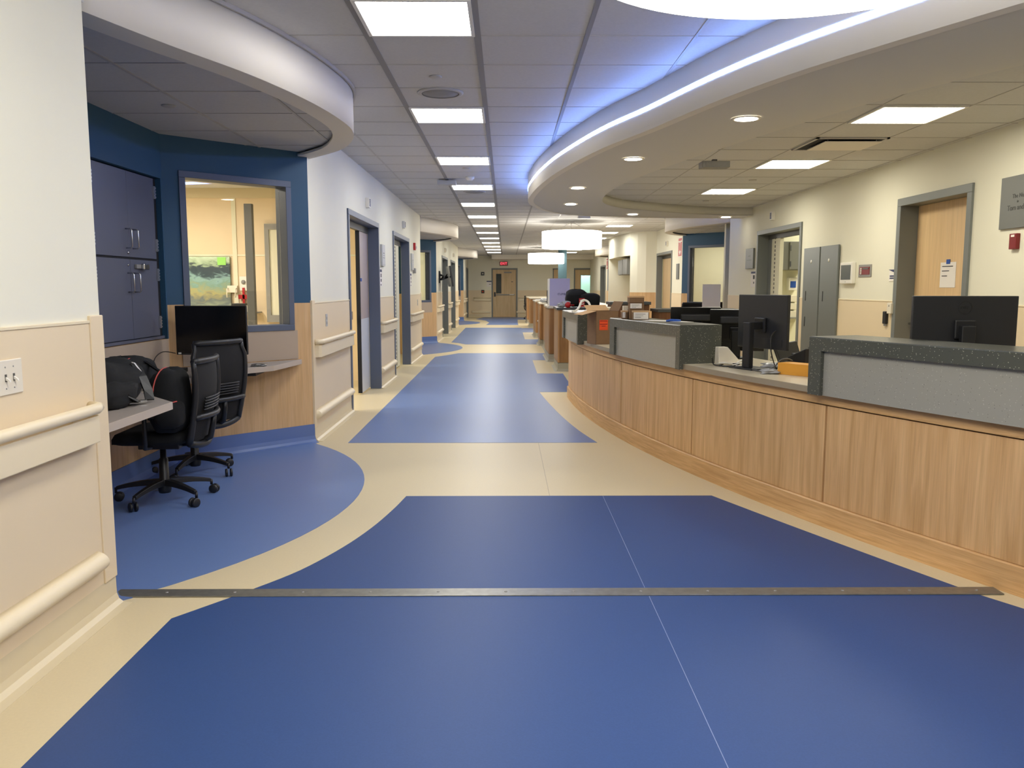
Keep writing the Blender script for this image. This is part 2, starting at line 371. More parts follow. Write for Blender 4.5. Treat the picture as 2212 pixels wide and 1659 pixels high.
# ---------------------------------------------------------------- setting: walls
def wallbox(mb, axis, p, y0, y1, z0, z1, t=.13, side=-1):
    mb.box(p, y0, z0, p+side*t, y1, z1)
def alcove_pts(xw, d, y0, y1): return [(xw,y0),(xw+d*.88,y0+.88),(xw+d*.88,y1-.88),(xw,y1)]
ALC_L = [3.45, 3.45+PER, 3.45+2*PER]; AW = 3.75
DOORS_L = [(8.99+PER*k, 11.03+PER*k) for k in range(3)]+[(12.55+PER*k, 14.5+PER*k) for k in range(2)]
DOORS_L[2] = (35.69, 37.3)
DZ = 2.13
def solids(lo, hi, gaps):
    gaps = sorted(gaps); out = []; c = lo
    for a, b in gaps:
        if a > c: out.append((c, a))
        c = b
    if hi > c: out.append((c, hi))
    return out
gL = [(y, y+AW) for y in ALC_L]+DOORS_L
solL = solids(-3, YE, gL)
wl = MB()
for a, b in solL: wl.box(XL, a, 0, XL-.13, b, ZC)
for a, b in DOORS_L: wl.box(XL, a, DZ, XL-.13, b, ZC)
for y in ALC_L:
    wl.box(XL, y, 2.50, XL-.13, y+AW, ZC)
    wl.i = 0
wall_left = wl.obj('wall_left', 'wall', kind='structure')
DOORS_R = [(6.88, 8.05), (10.77, 12.56), (19.1, 20.9), (31.7, 33.3)]
ALC_R = [14.2, 14.2+PER]; AWR = 3.77
solR = solids(-3, 21.05, [(y, y+AWR) for y in ALC_R[:1]]+DOORS_R[:3])+solids(25.95, YE, [(ALC_R[1], ALC_R[1]+AWR), DOORS_R[3]])
wr = MB()
for a, b in solR: wr.box(XR, a, 0, XR+.13, b, ZC)
for a, b in DOORS_R: wr.box(XR, a, DZ, XR+.13, b, ZC)
for y in ALC_R: wr.box(XR, y, 2.5, XR+.13, y+AWR, ZC)
wall_right = wr.obj('wall_right', 'wall', kind='structure')
# end wall with two doors
wb = MB()
E1, E2 = (-.58, .49), (3.12, 4.14)
for a, b in ((XL-.13, E1[0]), (E1[1], E2[0]), (E2[1], XR+1.2)): wb.box(a, YE, 0, b, YE+.15, ZC)
for a, b in (E1, E2): wb.box(a, YE, DZ, b, YE+.15, ZC)
wall_back = wb.obj('wall_back', 'wall', kind='structure')
MB().box(XL-.13, -3.15, 0, XR+.2, -3, ZC).obj('wall_front', 'wall', kind='structure')
# wainscot sheets on walls
def wains(parent, x, s, segs, mname='wains', z0=.12):
    for a, b in segs:
        if b-a < .08: continue
        MB().box(x, a, z0, x+s*.006, b, 1.205).obj('wainscot_panel', mname, parent, .002)
        MB().box(x, a, 1.205, x+s*.010, b, 1.217).obj('wainscot_cap', 'rail', parent, .002)
for i, (a, b) in enumerate(solL):
    wains(wall_left, XL, 1, [(a+.1, b) if any(abs(a-(y+AW)) < .01 for y in ALC_L) else ((a, b-.1) if any(abs(b-y) < .01 for y in ALC_L) else (a, b))])
wains(wall_right, XR, -1, solR)
for a, b in ((XL, E1[0]-.05), (E1[1]+.05, E2[0]-.05)):
    MB().box(a, YE-.006, .12, b, YE, 1.205).obj('wainscot_panel', 'wains', wall_back, .002)
# corner guards at alcove corners
for y in ALC_L:
    MB().box(XL-.02, y-.10, .12, XL+.012, y+.006, 1.235).obj('corner_guard', 'wains', wall_left, .004)
    MB().box(XL-.02, y+AW-.006, .12, XL+.012, y+AW+.10, 1.235).obj('corner_guard', 'wains', wall_left, .004)
# cove bases
COVE = [(0,0),(0,.125),(.006,.125),(.007,.045),(.016,.02),(.034,.006),(.07,.0015),(.07,0)]
def cove(paths, m, name):
    mb = MB(); mb.smooth = False
    for p in paths: mb.sweep(p, COVE)
    return mb.obj(name, m, kind='structure')
cove([[(XL, b), (XL, a)] for a, b in solL], 'cove', 'baseboard_left')
cove([[(XR, a), (XR, b)] for a, b in solR], 'cove', 'baseboard_right')
cove([[(E1[0]-.06, YE), (XL, YE)], [(E2[0]-.06, YE), (E1[1]+.06, YE)], [(XR, YE), (E2[1], YE)]], 'cove', 'baseboard_back')

# ---------------------------------------------------------------- alcoves
def window_unit(parent_loc, rz, width, z0, z1, idx, frame='framedk', glass=True, depth=.16):
    wd = thing('window_%d' % idx, None, None, (parent_loc[0], parent_loc[1], 0), rz, kind='structure')
    f = MB(); h = width/2; t = .05
    for (a, b, c, d) in ((-h, -h+t, z0+t, z1-t), (h-t, h, z0+t, z1-t), (-h, h, z1-t, z1), (-h, h, z0, z0+t)):
        f.box(a, -.012, c, b, depth, d)
    f.obj('window_frame', frame, wd, .003, local=True)
    if glass: MB().box(-h+t, depth*.62, z0+t, h-t, depth*.62+.008, z1-t).obj('window_pane', 'glass', wd, local=True)
    return wd
def alcove(xw, d, y0, width, k, window=True, win_far=True):
    y1 = y0+width; P = alcove_pts(xw, d, y0, y1)
    nm = 'trim_%d' % k
    root = thing(nm, None, None, (xw+d*.5, (y0+y1)/2, 0), 0, kind='structure')
    up = MB(); lo = MB(); cv = MB()
    path = P if d > 0 else P[::-1]
    # for d<0 travel from far end to near end has the niche on the left
    t = .14
    for i in range(3):
        a, b = Vector(path[i]), Vector(path[i+1]); dr = (b-a).normalized(); nn = Vector((-dr.y, dr.x)); L = (b-a).length
        faces_win = (i == 0 and d < 0) or (i == 2 and d > 0)
        def seg(mb, s0, s1, z0, z1, th=t):
            q = [a+dr*s0, a+dr*s1, a+dr*s1-nn*th, a+dr*s0-nn*th]
            mb.prism([tuple(x) for x in q], z0, z1)
        if faces_win and window:
            wmid = L/2+ (0.02 if d < 0 else .0)
            s0, s1 = wmid-.475, wmid+.475
            seg(up, 0, s0, 1.215, 2.5); seg(up, s1, L, 1.215, 2.5); seg(up, s0, s1, 2.22, 2.5)
            seg(lo, 0, s0, 0, 1.215); seg(lo, s1, L, 0, 1.215); seg(lo, s0, s1, 0, .99)
            c = a+dr*wmid; ang = atan2(dr.y, dr.x)+pi
            window_unit((c.x, c.y), ang, .95, .985, 2.225, k)
            bs = MB(); q = [a+dr*(.14 if d<0 else .1), a+dr*(L-.1), a+dr*(L-.1)+nn*.004, a+dr*(.14 if d<0 else .1)+nn*.004]
            bs.prism([tuple(x) for x in q], .74, .985); bs.obj('backsplash', 'backsplash', root)
        elif i == 1 and d < 0 and k == 1:
            # niche wall that takes the lockers
            seg(up, 0, L, 2.15, 2.5); seg(lo, 0, L, 0, .96)
            seg(up, 0, .02, .96, 2.15); seg(up, L-.5, L, .96, 2.15)
            q = [a-nn*.12, b-nn*.12, b-nn*.16, a-nn*.16]; up.prism([tuple(x) for x in q], .96, 2.15)
        else:
            seg(up, 0, L, 1.215, 2.5); seg(lo, 0, L, 0, 1.215)
    up.obj('accent_wall', 'accent', root); 
    lo.obj('lower_wall', 'woodlam', root)
    cv.sweep(path, [(a+.001 if a else 0, z*1.25) for a, z in COVE]); cv.obj('cove_base', 'coveblue', root)
    if k == 1:
        q = MB(); q.box(xw-.88, y0+.9, .74, xw-.875, y1-.9, .96); q.obj('backsplash', 'backsplash', root)
    # dropped ceiling and curved fascia
    cm = (y0+y1)/2
    off = [(-.005,.0),(.155,.47),(.37,1.03),(.53,1.66),(.605,2.25),(.595,2.65),(.50,3.04),(.33,3.42),(-.01,3.86)]
    pts = smooth([(xw+(-d)*a, y0+b*width/3.75) for a, b in off], 5)
    so = thing('trim_%d' % (k+20), None, None, (xw, cm, 2.44), 0, kind='structure')
    pp = pts if d > 0 else pts[::-1]   # outward on the left
    pp = pts[::-1] if d < 0 else pts
    f = MB(); f.smooth = False
    sg = -1
    f.sweep(pp, [(0, 2.44), (0, ZC), (sg*.02, ZC), (sg*.02, 2.46), (sg*.15, 2.46), (sg*.15, 2.44)] if True else [])
    test = f
    fo = f.obj('fascia', 'soffit', so)
    for p in fo.data.polygons: p.use_smooth = abs(p.normal.z) < .3 and len(p.vertices) == 4
    g = MB(); g.sweep([pp[i] for i in range(len(pp))], [(0.004, ZC-.022), (.004, ZC), (.018, ZC), (.018, ZC-.022)]); g.obj('edge_trim', 'gridlt', so)
    # niche ceiling
    inner = []
    for i in range(2, len(pts)-2):
        tx, ty = pts[i+1][0]-pts[i-1][0], pts[i+1][1]-pts[i-1][1]; q = math.hypot(tx, ty); nx, ny = (d)*ty/q, (-d)*tx/q
        inner.append((pts[i][0]+nx*.13, pts[i][1]+ny*.13))
    inner = [p for p in inner if (p[0]-xw)*(-d) > 0.005 and y0+.05 < p[1] < y1-.02]
    poly = [P[0], *inner, P[3], P[2], P[1]]
    MB().prism(poly, 2.475, 2.5).obj('niche_ceiling', 'ceil', so)
    gr = MB()
    x = -.155-.61*3
    xs = [-.155-.61*j for j in range(1, 5)] if d < 0 else [XR+.2-.61*j for j in range(-2, 3)]
    def xr(y):   # extents of the niche ceiling at y
        xi = xw
        for (xa, ya), (xb, yb) in zip(inner, inner[1:]):
            if ya <= y <= yb: xi = xa+(xb-xa)*(y-ya)/max(yb-ya, 1e-6)
        dep = min(max(y-y0, 0), max(y1-y, 0), .88); return xw+d*dep, xi
    yy = y0+.3
    while yy < y1-.1:
        a, b = xr(yy); gr.box(a, yy-.004, 2.472, b, yy+.004, 2.476); yy += .61
    for x in xs:
        ys = [y0+i*.02 for i in range(int((y1-y0)/.02))]
        ok = [y for y in ys if min(xr(y)) < x < max(xr(y))]
        if ok: gr.box(x-.009, ok[0], 2.47, x+.009, ok[-1], 2.476)
    gr.obj('ceiling_grid', 'gridlt', so)
    return root, so
for i, y in enumerate(ALC_L): alcove(XL, -1, y, AW, i+1)
for i, y in enumerate(ALC_R): alcove(XR, 1, y, AWR, i+4)

# ---------------------------------------------------------------- ceilings
cl = thing('ceiling', None, None, (0, 17, ZC), 0, kind='structure')
MB().box(-6.2, -3.1, ZC, 7.2, 40, ZC+.05).obj('ceiling_field', 'ceil', cl)
g = MB()
GX = [-.155+.61*j for j in range(-2, 7) if j not in (-1, 0)]
for x in GX: g.box(x-.009, -3, ZC-.003, x+.009, YE, ZC+.002)
y = 4.195-.61*11
GYs = []
while y < YE: GYs.append(y); g.box(XL, y-.005, ZC-.003, XR, y+.005, ZC+.002); y += .61
g.obj('ceiling_grid', 'gridlt', cl)
g = MB()
for x in (-.766, -.155, .455): g.box(x-(.019 if x < .4 else .013), -3, ZC-.004, x+(.019 if x < .4 else .013), YE, ZC+.002)
g.obj('ceiling_main_runner', 'grid', cl)
# bulkhead over the nurse station: outer outline, then its lower ceiling
BK = [(4.2,-.05),(3.75,.5),(3.04,1.5),(2.46,2.45),(2.0,3.33),(1.70,3.92),(1.46,4.44),(1.226,5.11),(.995,5.97),(.80,6.6),(.64,7.3),(.48,8.2),(.367,9.16),(.31,9.95),(.286,10.6),(.31,11.1),(.40,11.6),(.55,12.15),(.80,12.65),(1.15,12.97),(1.6,13.15),(2.2,13.32),(2.9,13.42),(3.9,13.5)]
bk = smooth(BK, 4)
BI = [(4.3,1.9),(3.75,2.45),(3.1,3.35),(2.383,4.62),(2.0,5.72),(1.757,6.6),(1.45,7.9),(1.25,9.1),(1.2,10.26),(1.3,11.1),(1.6,11.72),(2.05,12.13),(2.85,12.68),(3.3,12.86),(3.95,12.93)]
bi = smooth(BI, 4)
bh = thing('trim_30', None, None, (2.2, 7, 2.44), 0, kind='structure')
fs = MB(); fs.smooth = True
ZB = 2.44
fs.sweep(bk, [(0,ZB),(0,ZC),(-.07,ZC),(-.07,ZB)]); fo = fs.obj('bulkhead_face', 'soffit', bh)
for p in fo.data.polygons: p.use_smooth = abs(p.normal.z) < .3
MB().sweep(bk, [(-.004,ZC-.03),(-.004,ZC),(-.022,ZC),(-.022,ZC-.03)]).obj('edge_trim', 'gridlt', bh)
bt = MB(); n1 = 90
def resamp(P, n):
    d = [0]
    for i in range(1, len(P)): d.append(d[-1]+math.dist(P[i-1], P[i]))
    out = []; j = 0
    for k in range(n+1):
        t = d[-1]*k/n
        while j < len(P)-2 and d[j+1] < t: j += 1
        u = (t-d[j])/max(d[j+1]-d[j], 1e-9); out.append((P[j][0]+(P[j+1][0]-P[j][0])*u, P[j][1]+(P[j+1][1]-P[j][1])*u))
    return out
A, B = resamp(bk, n1), resamp(bi, n1)
vs = [(x,y,ZB+.004) for x,y in A]+[(x,y,ZB+.004) for x,y in B]+[(x,y,ZB+.03) for x,y in A]+[(x,y,ZB+.03) for x,y in B]; m_ = n1+1
bt.add(vs, [(i,i+1,m_+i+1,m_+i) for i in range(n1)]+[(2*m_+i,3*m_+i,3*m_+i+1,2*m_+i+1) for i in range(n1)]); bt.obj('bulkhead_underside', 'soffitb', bh)
lip = MB(); lip.smooth = True; lip.sweep(bi, [(0,ZB+.008),(0,2.60),(.02,2.60),(.02,ZB+.008)]); lip.obj('bulkhead_inner_lip', 'soffitb', bh)
sl = MB(); sl.smooth = True; sl.sweep([p for p in bk if p[0] < 3.7], [(.0005,2.577),(.003,2.577),(.003,2.606),(.0005,2.606)])
slot = sl.obj('led_light_strip', 'e_slot'); tag(slot, 'thin glowing blue-white light band running round the curved ceiling bulkhead', 'light strip')
ZI = 2.56
MB().prism([(x, y) for x, y in resamp(bi, 40)]+[(XR, 12.95), (XR, 1.9)], ZI, ZI+.03).obj('inner_ceiling_field', 'ceil', bh)
def inner_xmin(y):
    xs = []
    for i in range(len(bi)-1):
        (xa, ya), (xb, yb) = bi[i], bi[i+1]
        if (ya-y)*(yb-y) <= 0 and ya != yb: xs.append(xa+(xb-xa)*(y-ya)/(yb-ya))
    return xs
gr = MB(); y = 5.69-.61*6
while y < 12.8:
    xs = inner_xmin(y)
    if xs: gr.box(min(xs), y-.004, ZI-.003, XR if len(xs) < 2 or max(xs) > XR else XR, y+.004, ZI+.002)
    y += .61
for j in range(-4, 4):
    x = 2.52+.61*j; rows = [yy/50 for yy in range(100, 646)]
    ok = [yy for yy in rows if inner_xmin(yy) and min(inner_xmin(yy)) < x and not (yy > 11 and len(inner_xmin(yy)) and min(inner_xmin(yy)) > x)]
    if ok and x < XR: gr.box(x-.005, ok[0], ZI-.003, x+.005, ok[-1], ZI+.002)
gr.obj('ceiling_grid', 'gridlt', bh)
# far ceiling band before the end wall
MB().box(-.6, YE-1.3, 2.55, XR, YE, ZC).obj('trim_31', 'soffit', kind='structure')

# ---------------------------------------------------------------- lights that are part of the building
def troffer(label, x, y, z, glow, group, w=.585):
    t = thing('ceiling_light', label, 'ceiling light', (x, y, z-.012), 0, group)
    h = w/2; f = MB()
    for a in ((-h, -h, h, -h+.02), (-h, h-.02, h, h), (-h, -h+.02, -h+.02, h-.02), (h-.02, -h+.02, h, h-.02)): f.box(a[0], a[1], 0, a[2], a[3], .012)
    f.obj('frame', 'white', t, local=True)
    d = MB(); d.smooth = True; k = 10
    vs = []
    for j in range(2):
        for i in range(k+1):
            u = -h+.02+(w-.04)*i/k; vs.append((u, (-h+.02) if j == 0 else (h-.02), .010-.006*cos(pi*(i/k-.5))**2))
    d.add(vs, [(i, i+1, k+2+i, k+1+i) for i in range(k)]); d.obj('diffuser', glow, t, local=True)
    return t
order = ['nearest', 'second nearest', 'third', 'fourth', 'fifth', 'sixth', 'seventh', 'eighth', 'ninth', 'tenth', 'eleventh', 'twelfth', 'thirteenth', 'fourteenth']
for k in range(-3, 12):
    yc = 6.635+2.44*k+.305
    if k < -1: lab = 'square recessed light in the corridor ceiling, behind the viewer'
    else: lab = 'square recessed light between the ceiling runners, %s of the corridor row' % order[k+1]
    troffer(lab, -.4605, yc, ZC, 'e_trof', 'corridor row of square ceiling lights')
for i, k in enumerate((5, 6, 7, 8, 9, 10, 11)):
    yc = 6.635+2.44*k+.305
    troffer('square recessed light of the right-hand far row, beyond the bulkhead, %s' % order[i], 2.59, yc, ZC, 'e_trof', 'far right row of square ceiling lights')
for i, yc in enumerate((3.65, 6.0, 8.35, 10.7)):
    lab = ['large square light over the nurse station, nearest to the viewer', 'bright square light over the nurse station, nearest in view, before the open ceiling vent', 'bright square light over the nurse station, just beyond the open ceiling vent', 'smallest bright square light over the nurse station, above the lip of the bulkhead'][i]
    troffer(lab, 2.82, yc, ZI, 'e_inner', 'square lights over the nurse station')
dn = ['large round downlight in the bulkhead underside, nearest the viewer', 'round downlight in the bulkhead underside, second nearest', 'round downlight in the bulkhead underside near the curved tip, in front of its neighbour', 'round downlight in the bulkhead underside at the curved tip, behind its neighbour', 'round downlight in the far leg of the bulkhead underside, left one', 'round downlight in the far leg of the bulkhead underside, right one near the wall']
for lab, (x, y) in zip(dn, ((1.569,5.55),(1.094,7.26),(.80,9.36),(.865,11.17),(1.92,12.71),(3.46,13.2))):
    t = thing('downlight', lab, 'ceiling light', (x, y, ZB-.006), 0, 'round downlights of the bulkhead')
    r = MB(); r.smooth = True; r.lathe([(.072,.006),(.074,.001),(.092,0),(.095,.006)], (0,0,0), 28, closed_caps=False); r.obj('trim_ring', 'offw', t, local=True)
    r = MB(); r.smooth = True; r.lathe([(.073,.0005),(.05,.004),(.001,.0055)], (0,0,0), 28, closed_caps=False); r.obj('lens', 'e_down', t, local=True)
def drum(label, x, y, z0, z1, r):
    t = thing('pendant_drum_light', label, 'pendant light', (x, y, z0), 0, 'drum pendant lights')
    s = MB(); s.smooth = True; h = z1-z0
    s.lathe([(r-.02, h),(r,h-.005),(r,.02),(r-.012,.004),(r-.03,0)], (0,0,0), 64, closed_caps=False); s.obj('shade', 'e_drum', t, local=True)
    MB().cyl((0,0,0), r-.028, .004, 64).obj('diffuser', 'e_drum', t, local=True)
    MB().cyl((0,0,h-.012), r-.02, .006, 64).obj('top_cover', 'white', t, local=True)
    for a in (0, 2.09, 4.19):
        MB().tube([(r*.8*cos(a+.4), r*.8*sin(a+.4), h-.01), (.03*cos(a), .03*sin(a), ZC-z0-.02)], .0035, 6).obj('hanging_cable', 'white', t, local=True)
    MB().cyl((0,0,ZC-z0-.035), .075, .035, 24).obj('ceiling_canopy', 'white', t, local=True)
    return t
drum('huge glowing drum pendant cut by the top edge of the view', .755, 2.05, 2.17, 2.5, .64)
drum('wide glowing white drum pendant hanging behind the bulkhead', 1.42, 18.0, 2.17, 2.53, .64)
drum('smaller-looking glowing drum pendant farther down the corridor, left of the teal column', 1.44, 29.7, 2.17, 2.53, .64)

# ---------------------------------------------------------------- patient rooms behind the walls
def room(k, x0, x1, y0, y1, lx, ly, far='peach', glow='e_room', back='wall', ls=.6):
    r = MB()
    r.box(x0, y1, 0, x1, y1+.1, ZC); o = r.obj('wall_room_%d' % k, far, kind='structure')
    b = MB(); xa = x0 if x0 < 0 else x1
    b.box(xa-.05, y0, 0, xa+.05, y1, ZC); b.obj('wall_room_side_%d' % k, back, kind='structure')
    for i, (a, c) in enumerate(zip(lx, ly)):  # ceiling lights added out of sight so the room looks lit
        troffer('unseen square light added inside the room %s' % ['seen through the near left window', 'behind the second left door', 'behind the far left window', 'of the far left door', 'behind the right-hand sliding door', 'behind the right-hand far window', 'behind the far right door', 'behind the left window at the corridor end'][k-1], a, c, ZC, glow, 'added lights in the side rooms', ls)
    return o
rm1 = room(1, -6.1, XL-.13, 4.0, 12.0, (-3.9, -4.7), (8.3, 10.0))
rm2 = room(2, -6.1, XL-.13, 12.1, 17.6, (-3.2,), (14.4,), 'cream', glow='e_room2')
rm3 = room(3, -6.1, XL-.13, 17.7, 25.0, (-3.4, -3.2), (21.4, 23.6), 'cream', glow='e_room2')
rm4 = room(4, -6.1, XL-.13, 25.1, 30.6, (-3.2,), (27.4,), 'cream', glow='e_room2')
rm8 = room(8, -6.1, XL-.13, 30.7, 37.6, (-3.2,), (34,), 'cream', glow='e_room2')
rm5 = room(5, XR+.13, 7.1, 9.0, 14.95, (5.4, 5.4), (11.2, 12.6), 'cream', glow='e_room2')
rm6 = room(6, XR+.13, 7.1, 15.05, 21.0, (5.6,), (19.6,), 'cream', glow='e_room2')
rm7 = room(7, XR+.13, 7.1, 26.0, 34.0, (5.2,), (31.6,), 'cream', glow='e_room2')
# headwall details seen through the near window
for x in (-3.86, -2.6): MB().box(x-.03, 11.985, 0, x+.03, 12.0, ZC-.02).obj('headwall_seam_strip', 'cream', rm1)
for z in (1.80, ): MB().box(-6, 11.99, z-.012, XL-.14, 12.0, z+.012).obj('headwall_rail', 'cream', rm1)
MB().box(-6, 11.97, 2.6, XL-.14, 12.0, ZC).obj('headwall_crown', 'beige', rm1)
art = thing('wall_painting', 'abstract green and blue landscape painting on the wall seen through the near left window', 'painting', (-4.48, 11.95, .85))
MB().box(-5.0, 11.95, .85, -3.93, 11.985, 1.78).obj('canvas', 'paint', art)
nt_ = MB().box(-4.1, 11.943, 1.66, -3.98, 11.949, 1.77).obj('sticky_note', 'green'); tag(nt_, 'bright green square note stuck on the upper corner of the landscape painting', 'note')
hp = thing('bed_hoist_post', 'tall grey metal post standing in the room behind the near left window', 'post', (-3.27, 10.75, 0))
MB().box(-3.32, 10.72, 0, -3.22, 10.80, 2.40).obj('post', 'greyd', hp, .004); MB().box(-3.40, 10.66, 0, -3.14, 10.86, .02).obj('base_plate', 'grey', hp, .003)
cb = thing('framed_board', 'cream board in a grey frame, seen at the right edge of the near left window', 'board', (-3.08, 11.93, .85))
f = MB(); 
for a in ((-3.42,-3.36,.95,2.16),(-2.76,-2.70,.95,2.16),(-3.42,-2.70,2.16,2.24),(-3.42,-2.70,.85,.95)): f.box(a[0],11.94,a[2],a[1],11.985,a[3])
f.obj('frame','grey',cb); MB().box(-3.36,11.965,.95,-2.76,11.985,2.16).obj('panel','cream',cb)
gs = thing('medical_gas_panel', 'white wall outlet with a hanging red tag in the room beyond the near left window', 'wall outlet', (-3.74, 11.93, 1.2))
MB().box(-3.80,11.96,1.30,-3.69,11.985,1.50).obj('plate','white',gs,.003); q=MB(); q.smooth=True; q.cyl((-3.745,11.945,1.42),.03,.015,20,'y'); q.obj('dial','grey',gs)
MB().box(-3.76,11.94,1.10,-3.73,11.96,1.34).obj('red_strap','red',gs); MB().box(-3.82,11.94,1.18,-3.66,11.955,1.24).obj('red_tag','red',gs)
for (x,z,lab) in ((-3.90,1.22,'white bracket with hooks on the seam strip beside the landscape painting'),):
    bq = thing('wall_bracket', lab, 'bracket', (x, 11.9, z)); MB().box(x-.07,11.93,z+.05,x+.07,11.985,z+.15).obj('plate','offw',bq,.004)
    for dx in (-.06,.06): MB().tube([(x+dx,11.95,z+.12),(x+dx,11.88,z+.1),(x+dx,11.88,z-.02)],.008,8).obj('hook','offw',bq)
rg = thing('monitor_shelf', 'small shelf with dark equipment on the room wall low in the near left window', 'shelf', (-3.7, 11.85, .98))
MB().box(-3.95,11.72,.98,-3.5,11.985,1.0).obj('shelf','grey',rg); MB().box(-3.85,11.75,1.0,-3.62,11.95,1.09).obj('equipment_box','offw',rg,.004); MB().box(-3.86,11.74,1.09,-3.66,11.95,1.12).obj('equipment_lid','black',rg,.003)

# ---------------------------------------------------------------- doors
def sliding_door(k, wall, y0, y1, variant, framem='framedk'):
    W = y1-y0; xw = XL if wall == 'L' else XR; rz = LEFT if wall == 'L' else RIGHT
    d = thing('door_%d' % k, None, None, (xw, (y0+y1)/2, 0), rz, kind='structure'); h = W/2
    f = MB(); 
    for a, b in ((-h-.05, -h+.012), (h-.012, h+.05)): f.box(a, -.018, 0, b, .125, DZ-.012)
    f.box(-h-.05, -.018, DZ-.012, h+.05, .125, DZ+.05); f.obj('door_frame', framem, d, .003, local=True)
    MB().box(-h, .120, DZ-.09, h, .17, DZ).obj('track_header', 'greyd', d, local=True)
    s = 1 if wall == 'L' else -1        # +x is away from the camera on the left wall
    def X(u): return s*(-h+u) if s > 0 else (h-u)
    def bx(mb, u0, u1, y0_, y1_, z0, z1): a, b = sorted((X(u0), X(u1))); return mb.box(a, y0_, z0, b, y1_, z1)
    if variant == 'open':
        bx(MB(), W-.62, W-.0, .130, .172, .95, DZ-.09).obj('door_leaf_upper', 'flesh', d, .003, local=True)
        bx(MB(), W-.62, W-.0, .130, .172, .02, .95).obj('door_leaf_kick_panel', 'leafw', d, .003, local=True)
        bx(MB(), W-.655, W-.62, .128, .175, .02, DZ-.09).obj('leaf_edge', 'dkgap', d, local=True)
        bx(MB(), W-.80, W-.72, .21, .24, .95, 1.05).obj('latch', 'chrome', d, local=True)
        bx(MB(), W-.60, W-.52, .125, .130, 1.42, 1.46).obj('blue_tape', 'bluetape', d, local=True)
    elif variant == 'curtain':
        bx(MB(), W-1.32, W-.99, .130, .172, .02, DZ-.09).obj('side_panel', 'curtain', d, .003, local=True)
        bx(MB(), W-.99, W-.30, .130, .172, .02, DZ-.09).obj('door_leaf', 'cream', d, .003, local=True)
        sm = MB()
        for i in range(34): bx(sm, W-.80, W-.77, .126, .1305, .06+i*.06, .095+i*.06)
        sm.obj('edge_seal', 'seal', d, local=True)
        bx(MB(), W-.70, W-.69, .127, .1305, .05, DZ-.12).obj('leaf_joint', 'seal', d, local=True)
    elif variant == 'swing':
        bx(MB(), .02, W-.02, .14, .185, .02, DZ-.02).obj('door_leaf', 'doorwood', d, .003, local=True)
    elif variant == 'dark':
        bx(MB(), .5, W, .13, .172, .02, DZ-.09).obj('door_leaf', 'frame', d, .003, local=True)
        bx(MB(), W-.9, W-.86, .122, .14, .02, DZ-.09).obj('leaf_edge', 'dkgap', d, local=True)
    return d
sliding_door(1, 'L', DOORS_L[0][0], DOORS_L[0][1], 'open')
sliding_door(2, 'L', DOORS_L[3][0], DOORS_L[3][1], 'curtain')
sliding_door(3, 'L', DOORS_L[1][0], DOORS_L[1][1], 'dark', 'frame')
sliding_door(4, 'L', DOORS_L[4][0], DOORS_L[4][1], 'dark', 'frame')
sliding_door(5, 'L', DOORS_L[2][0], DOORS_L[2][1], 'dark', 'frame')
# right-hand near door: deep steel frame, maple leaf
y0, y1 = DOORS_R[0]; d6 = thing('door_6', None, None, (XR, (y0+y1)/2, 0), RIGHT, kind='structure'); h = (y1-y0)/2
f = MB()
for a, b in ((-h-.06, -h+.012), (h-.012, h+.06)): f.box(a, -.02, 0, b, .24, DZ-.012)
f.box(-h-.06, -.02, DZ-.012, h+.06, .24, DZ+.06); f.obj('door_frame', 'frame', d6, .003, local=True)
MB().box(-h+.012, .155, .01, h-.012, .205, DZ-.012).obj('door_leaf', 'maple', d6, .002, local=True)
hb = MB(); hb.tube([(-h+.07,.155,1.0),(-h+.07,.095,1.0),(-h+.18,.095,1.0)], .011, 10); hb.cyl((-h+.07,.147,1.0), .028, .01, 20, 'y'); hb.obj('door_handle', 'chrome', d6, local=True)
# right-hand far sliding door
y0, y1 = DOORS_R[1]; d7 = thing('door_7', None, None, (XR, (y0+y1)/2, 0), RIGHT, kind='structure'); h = (y1-y0)/2
f = MB()
for a, b in ((-h-.05, -h+.012), (h-.012, h+.05)): f.box(a, -.02, 0, b, .20, DZ-.012)
f.box(-h-.05, -.02, DZ-.012, h+.05, .20, DZ+.05); f.obj('door_frame', 'frame', d7, .003, local=True)
MB().box(-h, .14, DZ-.08, h, .19, DZ).obj('track_header', 'greyd', d7, local=True)
MB().box(-h, .14, .02, -h+.20, .19, DZ-.08).obj('side_panel', 'frame', d7, .003, local=True)
MB().box(-h+.20, .135, .02, -h+.56, .19, DZ-.08).obj('door_leaf', 'cream', d7, .003, local=True)
sm = MB()
for i in range(34): sm.box(-h+.34, .130, .06+i*.06, -h+.37, .135, .095+i*.06)
sm.obj('edge_seal', 'seal', d7, local=True)
MB().box(h-.10, .14, .02, h-.02, .19, DZ-.08).obj('folded_leaf', 'flesh', d7, .003, local=True)
sliding_door(8, 'R', DOORS_R[2][0], DOORS_R[2][1], 'swing', 'frame')
sliding_door(9, 'R', DOORS_R[3][0], DOORS_R[3][1], 'dark', 'frame')
